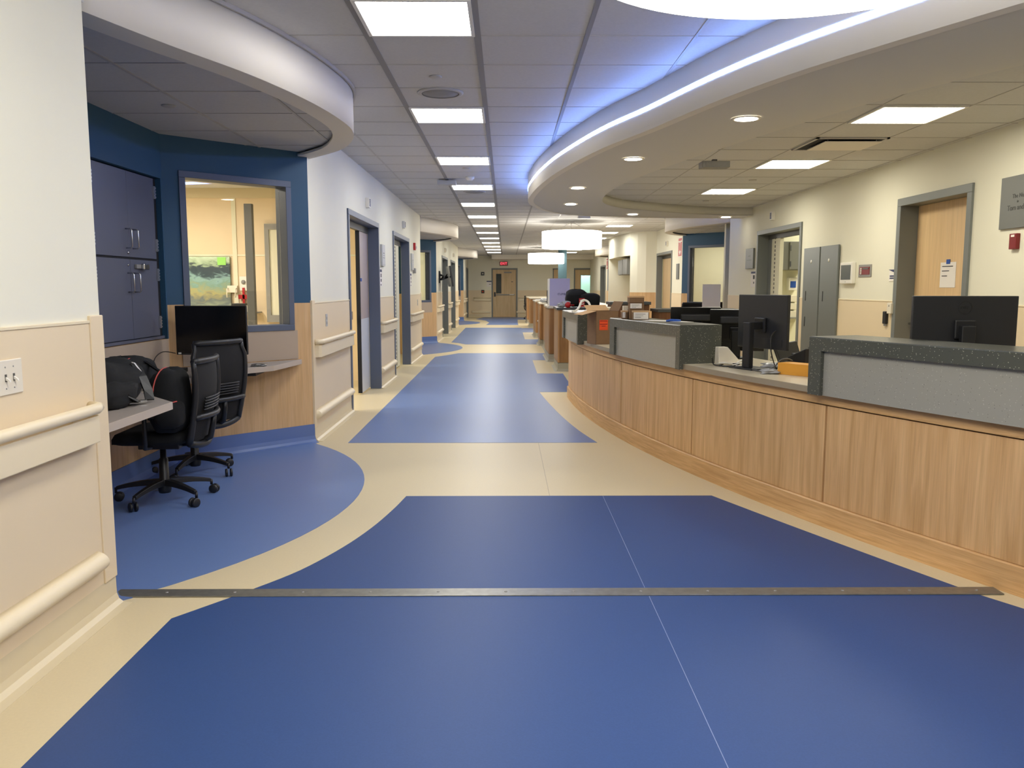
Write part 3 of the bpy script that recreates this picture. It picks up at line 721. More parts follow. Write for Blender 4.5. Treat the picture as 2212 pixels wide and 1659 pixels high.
# end-wall doors
def end_door(k, x0, x1, lite):
    d = thing('door_%d' % k, None, None, ((x0+x1)/2, YE, 0), 0, kind='structure'); h = (x1-x0)/2
    f = MB()
    for a, b in ((-h-.05, -h+.01), (h-.01, h+.05)): f.box(a, -.02, 0, b, .15, DZ-.01)
    f.box(-h-.05, -.02, DZ-.01, h+.05, .15, DZ+.06); f.obj('door_frame', 'frame', d, .003, local=True)
    lf = MB(); a, b, c, e = lite
    lf.box(-h+.003, .03, .01, a, .075, DZ-.005); lf.box(b, .03, .01, h-.003, .075, DZ-.005); lf.box(a, .03, .01, b, .075, c); lf.box(a, .03, e, b, .075, DZ-.005)
    lf.obj('door_leaf', 'doorwood', d, local=True)
    q = MB(); 
    for r in ((a-.02,a,c,e),(b,b+.02,c,e),(a-.02,b+.02,e,e+.02),(a-.02,b+.02,c-.02,c)): q.box(r[0],.022,r[2],r[1],.08,r[3])
    q.obj('lite_frame', 'greyd', d, local=True); MB().box(a, .05, c, b, .056, e).obj('glass_lite', 'glass', d, local=True)
    return d, h
d10, h = end_door(10, E1[0], E1[1], (-h+.22 if False else -.36, -.16, 1.08, 1.92))
MB().box(-.02,.0,1.97,.32,.03,2.03).obj('door_closer','grey',d10,.004,local=True)
MB().box(-.42,.0,.98,.46,.03,1.03).obj('push_bar','grey',d10,.006,local=True); MB().box(.22,-.012,1.0,.42,.0,1.03).obj('push_bar_cap','white',d10,local=True)
MB().box(-.47,-.005,.92,-.40,.03,1.12).obj('lock_plate','black',d10,.003,local=True); MB().box(.3,.022,1.57,.38,.03,1.60).obj('door_label','greyd',d10,local=True)
MB().box(-.50,.026,.03,.50,.03,.95).obj('kick_plate','doorwood',d10,local=True)
d11, h = end_door(11, E2[0], E2[1], (-.24, .18, 1.05, 1.87))
tl = MB().box(2.6, YE+1.6, 0, 4.7, YE+1.7, ZC).obj('wall_beyond_1', 'teal', kind='structure')
troffer('unseen cool white light added in the room behind the far right wooden door', 3.6, YE+.9, ZC, 'e_cool', 'added lights in the side rooms')  # added lamp out of sight, brightens the door glass from behind
MB().box(-1, YE+1.6, 0, 1, YE+1.7, ZC).obj('wall_beyond_2', 'greyd', kind='structure')
dj = thing('door_12', None, None, (2.42, YE, 0), 0, kind='structure')
f = MB(); 
for a, b in ((-.30,-.25),(.25,.30)): f.box(a,-.02,0,b,.0,DZ+.05)
f.box(-.30,-.02,DZ,.30,0,DZ+.05); f.obj('door_frame','frame',dj,local=True); MB().box(-.25,-.012,.01,.25,-.002,DZ).obj('door_leaf','doorwood',dj,local=True)
colm = MB().box(1.90, 29.9, 0, 2.19, 30.2, ZC).obj('trim_32', 'accent2', kind='structure')

# right-hand bump-out with a recess for wall cabinets
bp = [(XR,21.05),(3.55,21.12),(3.36,21.3),(3.22,21.6),(3.13,22.1),(3.07,22.8),(3.04,24.7),(XR,25.95)]
bo = MB(); bo.prism(bp, 2.16, ZC)
bo.sweep([bp[0], bp[1], bp[2], bp[3]], [(0,0),(0,2.16),(-.1,2.16),(-.1,0)])
bo.box(3.04,24.6,0,XR,24.7,2.16); bob = bo.obj('wall_bump_right', 'wall', kind='structure')
MB().sweep([bp[0], bp[1], bp[2], bp[3]], [(.006,.12),(.006,1.215),(0,1.215),(0,.12)]).obj('wainscot_panel', 'woodlam', bob)
MB().box(XR-.06, 21.3, 0, XR, 24.6, 1.2).obj('lower_wall', 'woodlam', bob); MB().box(XR-.05,21.3,1.2,XR,24.6,2.16).obj('recess_back','wall',bob)
for i, (yy, lab) in enumerate(((21.55,'grey wall cabinet in the recess of the curved wall, near one'),(22.45,'grey wall cabinet in the recess of the curved wall, far one'))):
    c = thing('wall_cabinet', lab, 'cabinet', (3.42, yy+.9, 1.68), RIGHT, 'grey cabinets in the curved wall recess')
    MB().box(-.42,-.2,0,.42,.32,.42).obj('body','cabgrey',c,.003,local=True)
    MB().box(-.41,-.22,.01,.41,-.2,.41).obj('door','cabgrey',c,.003,local=True)

# ================================================================ things
# ---------------------------------------------------------------- handrails on the walls
def side_rails(xw, s, y0, y1, lab, ends=(True, True)):
    t = thing('handrail', 'cream handrail, '+lab, 'handrail', (xw, (y0+y1)/2, .72), 0, 'handrails along the walls')
    m = MB(); o = s*.062
    a, b = y0+.035, y1-.035
    pts = [(xw+s*.01,y0+.0,.872),(xw+s*.05,y0+.012,.872),(xw+o,y0+.05,.872),(xw+o,y1-.05,.872),(xw+s*.05,y1-.012,.872),(xw+s*.01,y1,.872)]
    m.tube(pts, .022, 12); m.obj('rail', 'rail', t)
    n = MB(); n.smooth = False
    c = [(xw+s*.008,y0),(xw+s*.045,y0+.01),(xw+s*.062,y0+.035),(xw+s*.062,y1-.035),(xw+s*.045,y1-.01),(xw+s*.008,y1)]
    n.sweep(c, [(0,.735),(0,.842),(-s*-.0,.842),(s*.012,.842),(s*.012,.735)]); n.obj('bumper_board', 'rail', t, .004)
    q = MB()
    k = max(2, int((y1-y0)/.8)+1)
    for i in range(k):
        yy = y0+.2+(y1-y0-.4)*i/max(k-1, 1); q.box(xw+s*.006, yy-.02, .77, xw+s*.055, yy+.02, .868)
    q.obj('bracket', 'rail', t)
    u = thing('wall_bumper', 'low cream bumper rail, '+lab, 'bumper rail', (xw, (y0+y1)/2, .2), 0, 'low bumper rails along the walls')
    m = MB(); m.smooth = True
    prof = [(0,.185)]+[(.048*sin(pi*i/8)**.7, .185+.09*(i/8)) for i in range(1, 8)]+[(0,.275)]
    path = [(xw+s*.006,y1),(xw+s*.006,y0)] if s > 0 else [(xw+s*.006,y0),(xw+s*.006,y1)]
    m.sweep(path, prof, cap=False); 
    m.obj('bumper', 'rail', u)
    e = MB(); e.smooth = True
    for yy, d in ((y0, -1), (y1, 1)):
        vs = [(xw+s*.006, yy, .23)]
        rings = []
        e2 = [(xw+s*(.006+a), yy, z) for a, z in prof]
        cpt = [(xw+s*(.006+a*.5), yy+d*.018, .23+(z-.23)*.7) for a, z in prof]
        kk = len(prof); e.add(e2+cpt, [(i, i+1, kk+i+1, kk+i) for i in range(kk-1)]+[tuple(range(kk, 2*kk))])
    e.obj('end_cap', 'rail', u)
RL = [(-.8, 3.31, 'on the near left wall beside the viewer'), (7.26, 8.90, 'left wall between the desk alcove and the first door'), (11.13, 12.45, 'left wall between the first and second door'),
      (14.6, 16.45, 'left wall between the second door and the second alcove'), (20.37, 22.0, 'left wall just past the second alcove'), (24.22, 25.56, 'left wall between the two far doors'), (27.7, 29.55, 'left wall before the last alcove'), (33.5, 35.5, 'left wall at the far end')]
for a, b, l in RL: side_rails(XL, 1, a, b, l)
def end_rails(x0, x1, lab):
    t = thing('handrail', 'cream vinyl handrail on the far end wall, '+lab, 'handrail', ((x0+x1)/2, YE, .72), 0, 'handrails along the walls')
    MB().tube([(x0,YE-.01,.872),(x0+.03,YE-.062,.872),(x1-.03,YE-.062,.872),(x1,YE-.01,.872)], .022, 10).obj('rail','rail',t)
    MB().box(x0,YE-.06,.735,x1,YE-.008,.842).obj('bumper_board','rail',t,.004)
    u = thing('wall_bumper', 'cream bumper rail low on the far end wall, '+lab, 'bumper rail', ((x0+x1)/2, YE, .2), 0, 'low bumper rails along the walls')
    MB().box(x0-.1,YE-.045,.185,x1,YE-.006,.275).obj('bumper','rail',u,.015)
end_rails(-1.42, -.68, 'left of the exit door'); end_rails(.6, 1.9, 'right of the exit door')

# ---------------------------------------------------------------- nurse station: curved desk
def dpath(y0, y1, n, off=0.): return [(desk_x(y0+(y1-y0)*i/n, 0), y0+(y1-y0)*i/n) for i in range(n+1)]
desk = thing('nurse_station_base', 'long curved oak-panelled base of the nurse station along the right side', 'counter base', (2.0, 6, 0))
Y0, Y1 = 1.95, 10.2
MB().sweep(dpath(Y0, Y1, 60), [(-.05,0),(.018,0),(.018,.128),(.012,.134),(-.05,.134)]).obj('plinth', 'woodh', desk)
seams = [Y0, 3.25, 4.59, 5.947, 7.352, 8.90, Y1]
for a, b in zip(seams, seams[1:]):
    MB().sweep(dpath(a+.007, b-.007, 10), [(-.03,.136),(0,.136),(0,.688),(-.03,.688)]).obj('front_panel', 'wood', desk)
MB().sweep(dpath(Y0, Y1, 60), [(-.05,.13),(-.014,.13),(-.014,.74),(-.05,.74)]).obj('carcass', 'wooddk', desk)
MB().sweep(dpath(Y0, Y1, 60), [(-.05,.696),(.010,.696),(.010,.75),(-.05,.75)]).obj('top_rail', 'woodh', desk)
ex = desk_x(Y1)
MB().box(ex-.0, Y1, 0, ex+.72, Y1+.03, .75).obj('end_panel', 'wood', desk)
for yy in (2.6, 5.0, 7.6): MB().box(desk_x(yy)+.08, yy, 0, desk_x(yy)+.66, yy+.03, .75).obj('support_panel', 'wooddk', desk)
wt = thing('curved_worktop', 'cream curved worktop running along the nurse station base', 'worktop', (2.3, 6, .752))
MB().sweep(dpath(Y0, Y1+.03, 60), [(-.74,.752),(.030,.752),(.030,.790),(-.74,.790)]).obj('surface', 'worktop', wt)
MB().sweep(dpath(Y0, Y1+.03, 60), [(.030,.7525),(.036,.7535),(.036,.788),(.030,.7895)]).obj('front_edge', 'worktope', wt)
def riser(y0, y1, lab, inset0, inset1, off=0.07):
    n = 24; t = thing('raised_transaction_counter', lab, 'counter', (desk_x((y0+y1)/2), (y0+y1)/2, .75), 0, 'raised grey counters on the nurse station')
    zt, zb = 1.075, .7505
    p = dpath(y0, y1, n)
    MB().sweep(p, [(-.27,.998),(-.27,zt),(off-.004,zt),(off,zt-.005),(off,.998)]).obj('top_slab', 'dark', t)
    MB().sweep(dpath(inset0, inset1, n), [(off-.055,zb),(off-.022,zb),(off-.022,.998),(off-.055,.998)]).obj('front_panel', 'light', t)
    if inset0 > y0+.005: MB().sweep(dpath(y0, inset0, 3), [(-.27,.7905),(-.27,.998),(off,.998),(off,zb),(.04,zb),(.04,.7905)]).obj('end_leg', 'dark', t)
    if inset1 < y1-.005: MB().sweep(dpath(inset1, y1, 3), [(-.27,.7905),(-.27,.998),(off,.998),(off,zb),(.04,zb),(.04,.7905)]).obj('end_leg', 'dark', t)
    MB().sweep(dpath(inset0, inset1, n), [(-.27,.7905),(-.24,.7905),(-.24,.998),(-.27,.998)]).obj('back_panel', 'dark', t)
    return t
riser(2.0, 4.665, 'long raised speckled grey counter nearest the viewer, cut by the right edge', 2.09, 4.575)
riser(6.03, 7.49, 'raised speckled grey counter in the middle, with cartons and papers on it', 6.09, 7.36)
riser(8.66, 9.98, 'raised speckled grey counter at the far end, with white hose on it', 8.72, 9.80, .10)

# darker inner counters of the nurse station
def inner_counter(x0, x1, y0, y1, z, lab, top='dktop', side='wooddk'):
    t = thing('inner_counter', lab, 'counter', ((x0+x1)/2, (y0+y1)/2, 0))
    MB().box(x0+.02, y0+.02, 0, x1-.02, y1-.02, z-.04).obj('panel', side, t)
    MB().box(x0, y0, z-.04, x1, y1, z).obj('top', top, t, .003)
    return t
inner_counter(1.42, 1.98, 11.3, 11.75, 1.15, 'taller inner partition with charcoal ledge, behind the cardboard box')
inner_counter(2.0, 3.1, 10.9, 11.5, 1.06, 'wide dark wooden inner partition behind the stacked cartons')
inner_counter(1.25, 1.95, 10.75, 11.25, .80, 'low dark inner desk at the far end of the nurse station')

# ---------------------------------------------------------------- far workstation pods
def pod(x0, y0, x1, y1, z, lab, w='podwood', knob=False):
    t = thing('workstation_counter', lab, 'counter', ((x0+x1)/2, (y0+y1)/2, 0), 0, 'stepped counters of the second nurse station')
    MB().box(x0+.012, y0+.012, 0, x1-.01, y1-.012, .14).obj('base', 'covegrey', t)
    MB().sweep([(x0+.01,y1-.012),(x0+.01,y0+.01),(x1,y0+.01)], [(-.0,0),(-.0,.13),(-.008,.13),(-.01,.04),(-.03,.008),(-.06,.001),(-.06,0)]).obj('base_cove', 'covegrey', t)
    MB().box(x0, y0, .14, x0+.022, y1, z-.035).obj('side_panel', w, t)
    MB().box(x0+.022, y0, .14, x1, y0+.022, z-.035).obj('front_panel', 'poddk', t)
    MB().box(x0+.022, y0+.022, .14, x1, y1, z-.035).obj('carcass', 'wood', t)
    MB().box(x0-.02, y0-.02, z-.035, x1+.02, y1, z).obj('top', 'dktop' if z > 1 else 'worktop', t, .003)
    if knob:
        q = MB(); q.smooth = True; q.lathe([(.012,0),(.012,-.02),(.03,-.03),(0,-.045)], (x0+.07, y0, .45), 16, 'y'); q.obj('knob', 'offw', t)
    return t
pod(.84, 13.3, 2.1, 14.35, 1.02, 'nearest wooden counter end of the second nurse station, just past the curved desk')
pod(.785, 15.05, 2.1, 16.6, 1.0, 'wooden counter end with the big white carton on it')
pod(.87, 17.3, 2.2, 19.15, .99, 'third wooden counter of the second nurse station, set back a little')
pod(.79, 19.2, 2.2, 20.2, .99, 'fourth wooden counter end, projecting slightly')
pod(.80, 22.1, 2.2, 24.0, .985, 'wooden counter with a small round pale knob on its near face', knob=True)
pod(.82, 27.8, 2.3, 29.4, .985, 'second to last wooden counter of the far nurse station')
pod(.81, 31.0, 2.2, 33.0, .985, 'last wooden counter, next to the far black chair')

# ---------------------------------------------------------------- alcove desk
ad = thing('alcove_desk', 'taupe laminate built-in desk wrapping round the left alcove', 'desk', (-2.2, 5.3, 0))
DP = [(-1.80,3.60),(-1.80,4.44),(-2.15,4.85),(-2.15,6.14),(-2.02,6.22),(-1.825,6.50),(-1.75,7.09),(-2.545,6.30),(-2.545,4.36)]
MB().prism(DP, .695, .735).obj('desk_top', 'lamin', ad)
eb = MB(); eb.sweep(DP[:7][::-1], [(.0,.694),(.004,.695),(.004,.734),(0,.7355)]); eb.obj('front_edge', 'laminedge', ad)
MB().prism([(-1.97,6.80),(-2.12,6.65),(-2.02,6.42),(-1.95,6.45)], .66, .695).obj('bracket', 'black', ad)

# ---------------------------------------------------------------- lockers in the alcove niche
lk = thing('wall_locker_cabinet', 'slate grey metal locker cabinet set into the blue alcove wall', 'cabinet', (-2.62, 5.35, .965), LEFT)
def lb(mb, y0, y1, d0, d1, z0, z1): return mb.box(-2.56-d1 if False else -2.56-d1, y0, z0, -2.56-d0, y1, z1)
MB().box(-2.675, 4.36, .968, -2.60, 6.30, 2.145).obj('body', 'dkgap', lk)
f = MB(); f.box(-2.61,4.36,.965,-2.58,6.30,.985)
f.obj('bottom_rail', 'cabinet', lk)
MB().box(-2.61,4.37,.99,-2.595,5.265,1.54).obj('door', 'cabinet', lk, .002); MB().box(-2.61,4.37,1.555,-2.595,5.265,2.14).obj('door', 'cabinet', lk, .002)
def ldoor(y0, y1, z0, z1, hy, hz, hinge_y):
    dr = MB().box(-2.61, y0, z0, -2.590, y1, z1).obj('door', 'cabinet', lk, .002)
    h_ = MB(); h_.tube([(-2.590,hy,hz-.065),(-2.555,hy,hz-.065),(-2.548,hy,hz-.055),(-2.548,hy,hz+.055),(-2.555,hy,hz+.065),(-2.590,hy,hz+.065)], .005, 8); h_.obj('handle', 'chrome', dr)
    for z in (z0+.10, z1-.10):
        q = MB(); q.box(-2.593,hinge_y-.012,z-.045,-2.578,hinge_y+.012,z+.045)
        for i in range(4): q.box(-2.579,hinge_y-.013,z-.04+i*.022,-2.574,hinge_y+.013,z-.028+i*.022)
        q.obj('hinge', 'hinge', dr)
    return dr
a1 = ldoor(5.28, 5.7975, 1.555, 2.14, 5.75, 1.68, 5.28)
a2 = ldoor(5.7985, 6.24, 1.555, 2.14, 5.85, 1.68, 6.235)
a3 = ldoor(5.28, 5.795, .99, 1.54, 5.75, 1.38, 5.28)
a4 = ldoor(5.801, 6.24, .99, 1.54, 5.85, 1.38, 6.235)
q = MB(); q.smooth = True; q.lathe([(.011,0),(.011,.006),(0,.008)], (-2.590,5.77,1.585), 14, 'x'); q.obj('lock', 'chrome', a1)
q = MB(); q.smooth = True; q.lathe([(.009,0),(.009,.006),(0,.008)], (-2.590,5.76,1.50), 14, 'x'); q.obj('lock', 'chrome', a3)
q = MB(); q.box(-2.59,5.86,1.478,-2.572,5.96,1.508); q.obj('hasp', 'grey', a4, .004)
q = MB(); q.box(-2.575,5.93,1.47,-2.55,6.02,1.515); q.obj('padlock', 'chrome', a4, .008)
pp = MB(); pp.prismy([(-2.5,0),(-2.36,0),(-2.4,.14),(-2.5,.16)], 0, .002)
pw = MB(); pw.add([(-2.47, 4.85, 0.985),(-2.41, 4.99, 1.0),(-2.47, 4.9, 1.07),(-2.55, 4.75, 1.05),(-2.472, 4.852, 0.985),(-2.412, 4.992, 1.0),(-2.472, 4.902, 1.07),(-2.552, 4.752, 1.05)], [(0,1,2,3),(7,6,5,4),(0,4,5,1),(1,5,6,2),(2,6,7,3),(3,7,4,0)])
tag(pw.obj('hanging_paper_sheet', 'paper'), 'white sheet of paper sticking out beside the locker, behind the near wall edge', 'paper')

# ---------------------------------------------------------------- task chairs
def make_chair(label, loc, heading, group, base_rot=0., zs=1.0):
    # local frame: chair faces +Y, backrest at -Y
    t = thing('task_chair', label, 'chair', (loc[0], loc[1], 0), heading-pi/2, group)
    hb = MB(); hb.smooth = True; hb.lathe([(.0,.05),(.035,.052),(.04,.07),(.042,.12),(.03,.14),(.028,.27),(.02,.275),(.018,.36),(.0,.365)], (0,0,0), 18); hb.obj('gas_column', 'black', t, local=True)
    for i in range(5):
        a = base_rot+2*pi*i/5; c, s_ = cos(a), sin(a)
        l = MB(); P = []
        n = 7
        for k in range(n+1):
            u = k/n; r = .03+.265*u; z = .125-.035*u*u; wd = .026*(1-u)+.015*u; th = .024*(1-u)+.014*u
            px, py = -s_*wd, c*wd
            P += [(r*c+px, r*s_+py, z-th), (r*c-px, r*s_-py, z-th), (r*c-px*.8, r*s_-py*.8, z+th*.6), (r*c+px*.8, r*s_+py*.8, z+th*.6)]
        F = [(0,1,2,3), (4*n+3,4*n+2,4*n+1,4*n)]
        for k in range(n):
            for q in range(4): r = (q+1) % 4; F.append((4*k+q, 4*k+r, 4*k+4+r, 4*k+4+q))
        l.add(P, F); lg = l.obj('base_arm', 'black', t, .003, local=True)
        cs = MB(); cs.smooth = True; ex_, ey = .30*c, .30*s_
        cs.cyl((ex_, ey, .055), .009, .035, 8)
        ca = a+1.1+i*.7; dx, dy = cos(ca), sin(ca); cx2, cy2 = ex_-dy*.018, ey+dx*.018
        for sgn in (-1, 1):
            wz = MB(); wz.smooth = True; wz.lathe([(0,-.009),(.024,-.009),(.029,-.005),(.029,.005),(.024,.009),(0,.009)], (0,0,0), 20, 'x')
            wz.xf(Matrix.Translation((cx2+dx*sgn*.016, cy2+dy*sgn*.016, .0295)) @ Matrix.Rotation(ca, 4, 'Z'))
            cs.smooth = True; cs.add(wz.v, wz.f)
        cs.obj('caster', 'charc', lg, local=True)
    m = MB(); m.box(-.09,-.13,.345,.09,.12,.40); m.box(.09,.02,.36,.20,.05,.372); m.box(.17,.01,.355,.24,.07,.372); m.obj('tilt_mechanism', 'charc', t, .01, local=True)
    # seat: rounded cushion
    s = MB(); N = 16; R_ = 5; vs = []; 
    prof = [(.92,.425),(1.,.445),(1.,.475),(.93,.498),(.7,.505),(.35,.500)]
    for (k, z) in prof:
        for i in range(N*2):
            a = 2*pi*i/(N*2); e = .45; x = .245*k*math.copysign(abs(cos(a))**e, cos(a)); y = .235*k*math.copysign(abs(sin(a))**e, sin(a))
            zz = z-(.03*max(0, (y-.12)/.12)**2 if z > .44 else 0)
            vs.append((x, y+.02, zz))
    M2 = N*2; fs = [tuple(range(M2))[::-1], tuple((len(prof)-1)*M2+i for i in range(M2))]
    for r in range(len(prof)-1):
        for i in range(M2): j = (i+1) % M2; fs.append((r*M2+i, r*M2+j, (r+1)*M2+j, (r+1)*M2+i))
    s.smooth = True; s.add([(x, y, z-.03) for x, y, z in vs], fs); s.obj('seat', 'blackm', t, local=True)
    # back frame (curved, two uprights joined by top and bottom bars)
    def by(z): return -.235-.045*sin((z-.41)/.52*pi*.9)-.10*max(0, z-.60)
    def bw(z): u = (z-.40)/.56; return .205+.03*sin(min(max(u,0),1)*pi*.55)-(0.02 if u > .9 else 0) 
    zb, zt = .40, .965*zs
    fr = MB(); zsx = [zb+(zt-zb)*i/12 for i in range(13)]
    for sg in (-1, 1):
        P = []
        for z in zsx: P.append((sg*bw(z), by(z), z))
        fr.tube(P, [.016+.006*(1-i/12) for i in range(13)], 8)
    for z, rr in ((zt, .020), (zb, .022)):
        fr.tube([(x*bw(z), by(z)-.035*(1-x*x), z-(0 if z > .8 else .03*(1-x*x))) for x in [-1+.2*i for i in range(11)]], rr, 8)
    fr.obj('back_frame', 'charc', t, local=True)
    ms = MB(); ms.smooth = True; nx = 10; vs = []
    for z in zsx:
        for i in range(nx+1):
            x = -1+2*i/nx; vs.append((x*bw(z)*.98, by(z)-.035*(1-x*x)+.004, z))
    for z in zsx:
        for i in range(nx+1):
            x = -1+2*i/nx; vs.append((x*bw(z)*.98, by(z)-.035*(1-x*x)+.010, z))
    A_ = 13*(nx+1); fs = []
    for r in range(12):
        for i in range(nx):
            a = r*(nx+1)+i; fs += [(a,a+1,a+nx+2,a+nx+1), (A_+a,A_+a+nx+1,A_+a+nx+2,A_+a+1)]
    ms.add(vs, fs); ms.obj('mesh_back', 'mesh', t, local=True)
    lum = MB()
    for i in range(5):
        z = .60+.018*i; lum.tube([(x*bw(z)*.62, by(z)-.035*(1-x*x*.4)-.014, z) for x in [-1+.25*j for j in range(9)]], .006, 6)
    lum.obj('lumbar_pad', 'charc', t, local=True)
    cb_ = MB(); z = .56; cb_.tube([(x*bw(z), by(z)-.05*(1-x*x)-.012, z) for x in [-1+.2*j for j in range(11)]], .018, 8); cb_.obj('back_crossbar', 'charc', t, local=True)
    yk = MB(); yk.tube([(0,-.08,.37),(0,-.22,.37),(0,-.30,.41),(0,-.32,.50),(0,-.325,.56)], [.022,.022,.02,.018,.016], 10); yk.obj('back_support', 'black', t, local=True)
    return t
def arms(t):
    for sg in (-1, 1):
        a = MB(); a.tube([(sg*.20,.0,.38),(sg*.29,.0,.39),(sg*.31,-.01,.43),(sg*.31,-.01,.58)], .014, 8); a.box(sg*.31-.035,-.12,.58,sg*.31+.035,.12,.605); a.obj('armrest', 'black', t, .006, local=True)
c1 = make_chair('black mesh task chair nearest the viewer in the left alcove, backpack on its seat', (-2.17, 5.18), radians(183), 'black mesh task chairs in the left alcove', radians(20), zs=.935)
arms(c1)
c2 = make_chair('black mesh task chair behind the other one, before the alcove monitor', (-2.27, 5.97), atan2(.46, -.88), 'black mesh task chairs in the left alcove', radians(-12))
# base height tune: far chairs share the same design
c3 = copy_tree(c2, None, (1.12, 35.4, 0), radians(-88), 'small-looking black task chair at the far end beside the last wooden counter'); c3['group'] = 'distant black task chairs'
c4 = copy_tree(c2, None, (3.62, 15.8, 0), radians(175), 'black chair back showing under the far right window, left of the plastic sheet'); c4['group'] = 'distant black task chairs'
c5 = copy_tree(c2, None, (4.36, 16.3, 0), radians(190), 'black chair back showing under the far right window, right of the plastic sheet'); c5['group'] = 'distant black task chairs'
for c in (c4, c5): c.scale = (1, 1, 1.07)

# ---------------------------------------------------------------- backpacks and bags
def blob(mb, c, r, seed=1, amp=.12, sq=.7, n=20, m=14, flat=True):
    rnd = random.Random(seed); ph = [rnd.uniform(0, 6.28) for _ in range(8)]; vs = []
    for j in range(m+1):
        t = pi*j/m
        for i in range(n):
            a = 2*pi*i/n
            x, y, z = math.copysign(abs(cos(a))**sq, cos(a))*sin(t)**sq, math.copysign(abs(sin(a))**sq, sin(a))*sin(t)**sq, math.copysign(abs(cos(t))**sq, cos(t))
            k = 1+amp*(sin(3*a+ph[0])*sin(2*t+ph[1])+.6*sin(5*a+ph[2]+3*t)+.5*sin(7*t+ph[3]+2*a)*sin(t))*.5
            zz = c[2]+r[2]*z*k
            if flat: zz = max(zz, c[2]-r[2]*.92)
            vs.append((c[0]+r[0]*x*k, c[1]+r[1]*y*k, zz))
    fs = []
    for j in range(m):
        for i in range(n): q = (i+1) % n; fs.append((j*n+i, j*n+q, (j+1)*n+q, (j+1)*n+i))
    sm = mb.smooth; mb.smooth = True; mb.add(vs, fs); mb.smooth = sm; return mb
def strap(pts, wd, th, m, parent, name='strap'):
    mb = MB(); P = [Vector(p) for p in pts]; vs = []; n = len(P)
    for i in range(n):
        d = (P[min(i+1,n-1)]-P[max(i-1,0)]).normalized(); sd = d.cross(Vector((0,0,1)))
        sd = sd.normalized() if sd.length > .1 else Vector((1,0,0)); up = sd.cross(d).normalized()
        for a, b in ((-1,-1),(1,-1),(1,1),(-1,1)): vs.append((P[i]+sd*a*wd/2+up*b*th/2)[:])
    fs = [(0,1,2,3), (4*n-1,4*n-2,4*n-3,4*n-4)]
    for i in range(n-1):
        for q in range(4): r = (q+1) % 4; fs.append((4*i+q, 4*i+r, 4*i+4+r, 4*i+4+q))
    mb.add(vs, fs); return mb.obj(name, m, parent)
b1 = thing('backpack', 'black backpack with printed shoulder straps slumped on the near end of the alcove desk', 'backpack', (-2.10, 4.35, .735), 0, 'black bags in the alcove')
bb = MB(); blob(bb, (-2.17, 4.38, .845), (.20,.26,.118), 3, .18); bb.obj('body', 'blackm', b1)
bb = MB(); blob(bb, (-2.05, 4.22, .80), (.12,.17,.07), 9, .2); bb.obj('front_pocket', 'blackm', b1)
strap([(-2.12,4.52,.955),(-2.02,4.50,.93),(-1.96,4.46,.87),(-1.92,4.43,.80),(-1.90,4.40,.752)], .045, .012, 'black', b1)
strap([(-2.16,4.30,.93),(-2.06,4.26,.885),(-1.97,4.24,.82),(-1.92,4.26,.765),(-1.95,4.36,.75)], .045, .012, 'black', b1)
strap([(-2.125,4.525,.9635),(-2.02,4.507,.9385),(-1.97,4.475,.89)], .010, .004, 'cartw', b1, 'strap_print')
strap([(-2.05,4.255,.892),(-2.0,4.245,.855),(-1.96,4.24,.82)], .010, .004, 'cartw', b1, 'strap_print')
strap([(-1.97,4.34,.752),(-1.93,4.34,.752),(-1.90,4.36,.752)], .03, .012, 'chrome', b1, 'buckle')
b2 = thing('backpack', 'second black backpack with red piping, lying farther along the alcove desk', 'backpack', (-2.33, 4.95, .735), 0, 'black bags in the alcove')
bb = MB(); blob(bb, (-2.35, 5.07, .825), (.17,.24,.098), 5, .16); bb.obj('body', 'blackm', b2)
bb = MB(); bb.tube([(-2.27-.02*sin(a), 5.08+.19*cos(a), .833+.085*sin(a)) for a in [pi*i/12 for i in range(1, 12)]], .0045, 6); bb.obj('red_piping', 'salmon', b2)
strap([(-2.2,5.05,.90),(-2.14,5.12,.83),(-2.12,5.16,.78),(-2.16,5.2,.75)], .04, .01, 'black', b2)
b3 = thing('backpack', 'black backpack with red piping standing on the seat of the near alcove chair', 'backpack', (-2.03, 5.02, .47), 0, 'black bags in the alcove')
bb = MB(); blob(bb, (-2.04, 5.02, .66), (.105,.17,.20), 12, .08); bb.obj('body', 'blackm', b3)
bb = MB(); blob(bb, (-2.00, 4.90, .60), (.08,.09,.09), 13, .08); bb.obj('front_pocket', 'blackm', b3)
bb = MB(); bb.tube([(-2.05-.02*abs(cos(a)), 4.99+.16*cos(a), .69+.178*sin(a)) for a in [pi*i/14 for i in range(15)]], .004, 6); bb.obj('red_piping', 'salmon', b3)
bb = MB(); bb.tube([(-2.07,4.82,.63),(-2.03,4.81,.65),(-1.98,4.82,.67),(-1.94,4.86,.68)], .004, 6); bb.obj('zip_piping', 'salmon', b3)
b4 = thing('shoulder_bag', 'black bag with a red printed tag on the second counter, beside the big white carton', 'bag', (1.25, 13.7, 1.02))
bb = MB(); blob(bb, (1.17, 13.72, 1.16), (.19,.2,.145), 21, .16); bb.obj('body', 'blackm', b4)
bb = MB(); blob(bb, (1.37, 13.66, 1.135), (.17,.2,.115), 22, .06, .5); bb.obj('side_pocket', 'blackm', b4)
bb = MB(); bb.box(1.19,13.455,1.03,1.28,13.47,1.17); tg = bb.obj('red_tag', 'red', b4)
for dz in (0, .035, .07): MB().add([(1.20,13.452,1.055+dz),(1.27,13.452,1.075+dz),(1.27,13.452,1.09+dz),(1.20,13.452,1.07+dz),(1.20,13.456,1.055+dz),(1.27,13.456,1.075+dz),(1.27,13.456,1.09+dz),(1.20,13.456,1.07+dz)], [(0,1,2,3),(7,6,5,4),(0,4,5,1),(1,5,6,2),(2,6,7,3),(3,7,4,0)]).obj('tag_print', 'paper', tg)

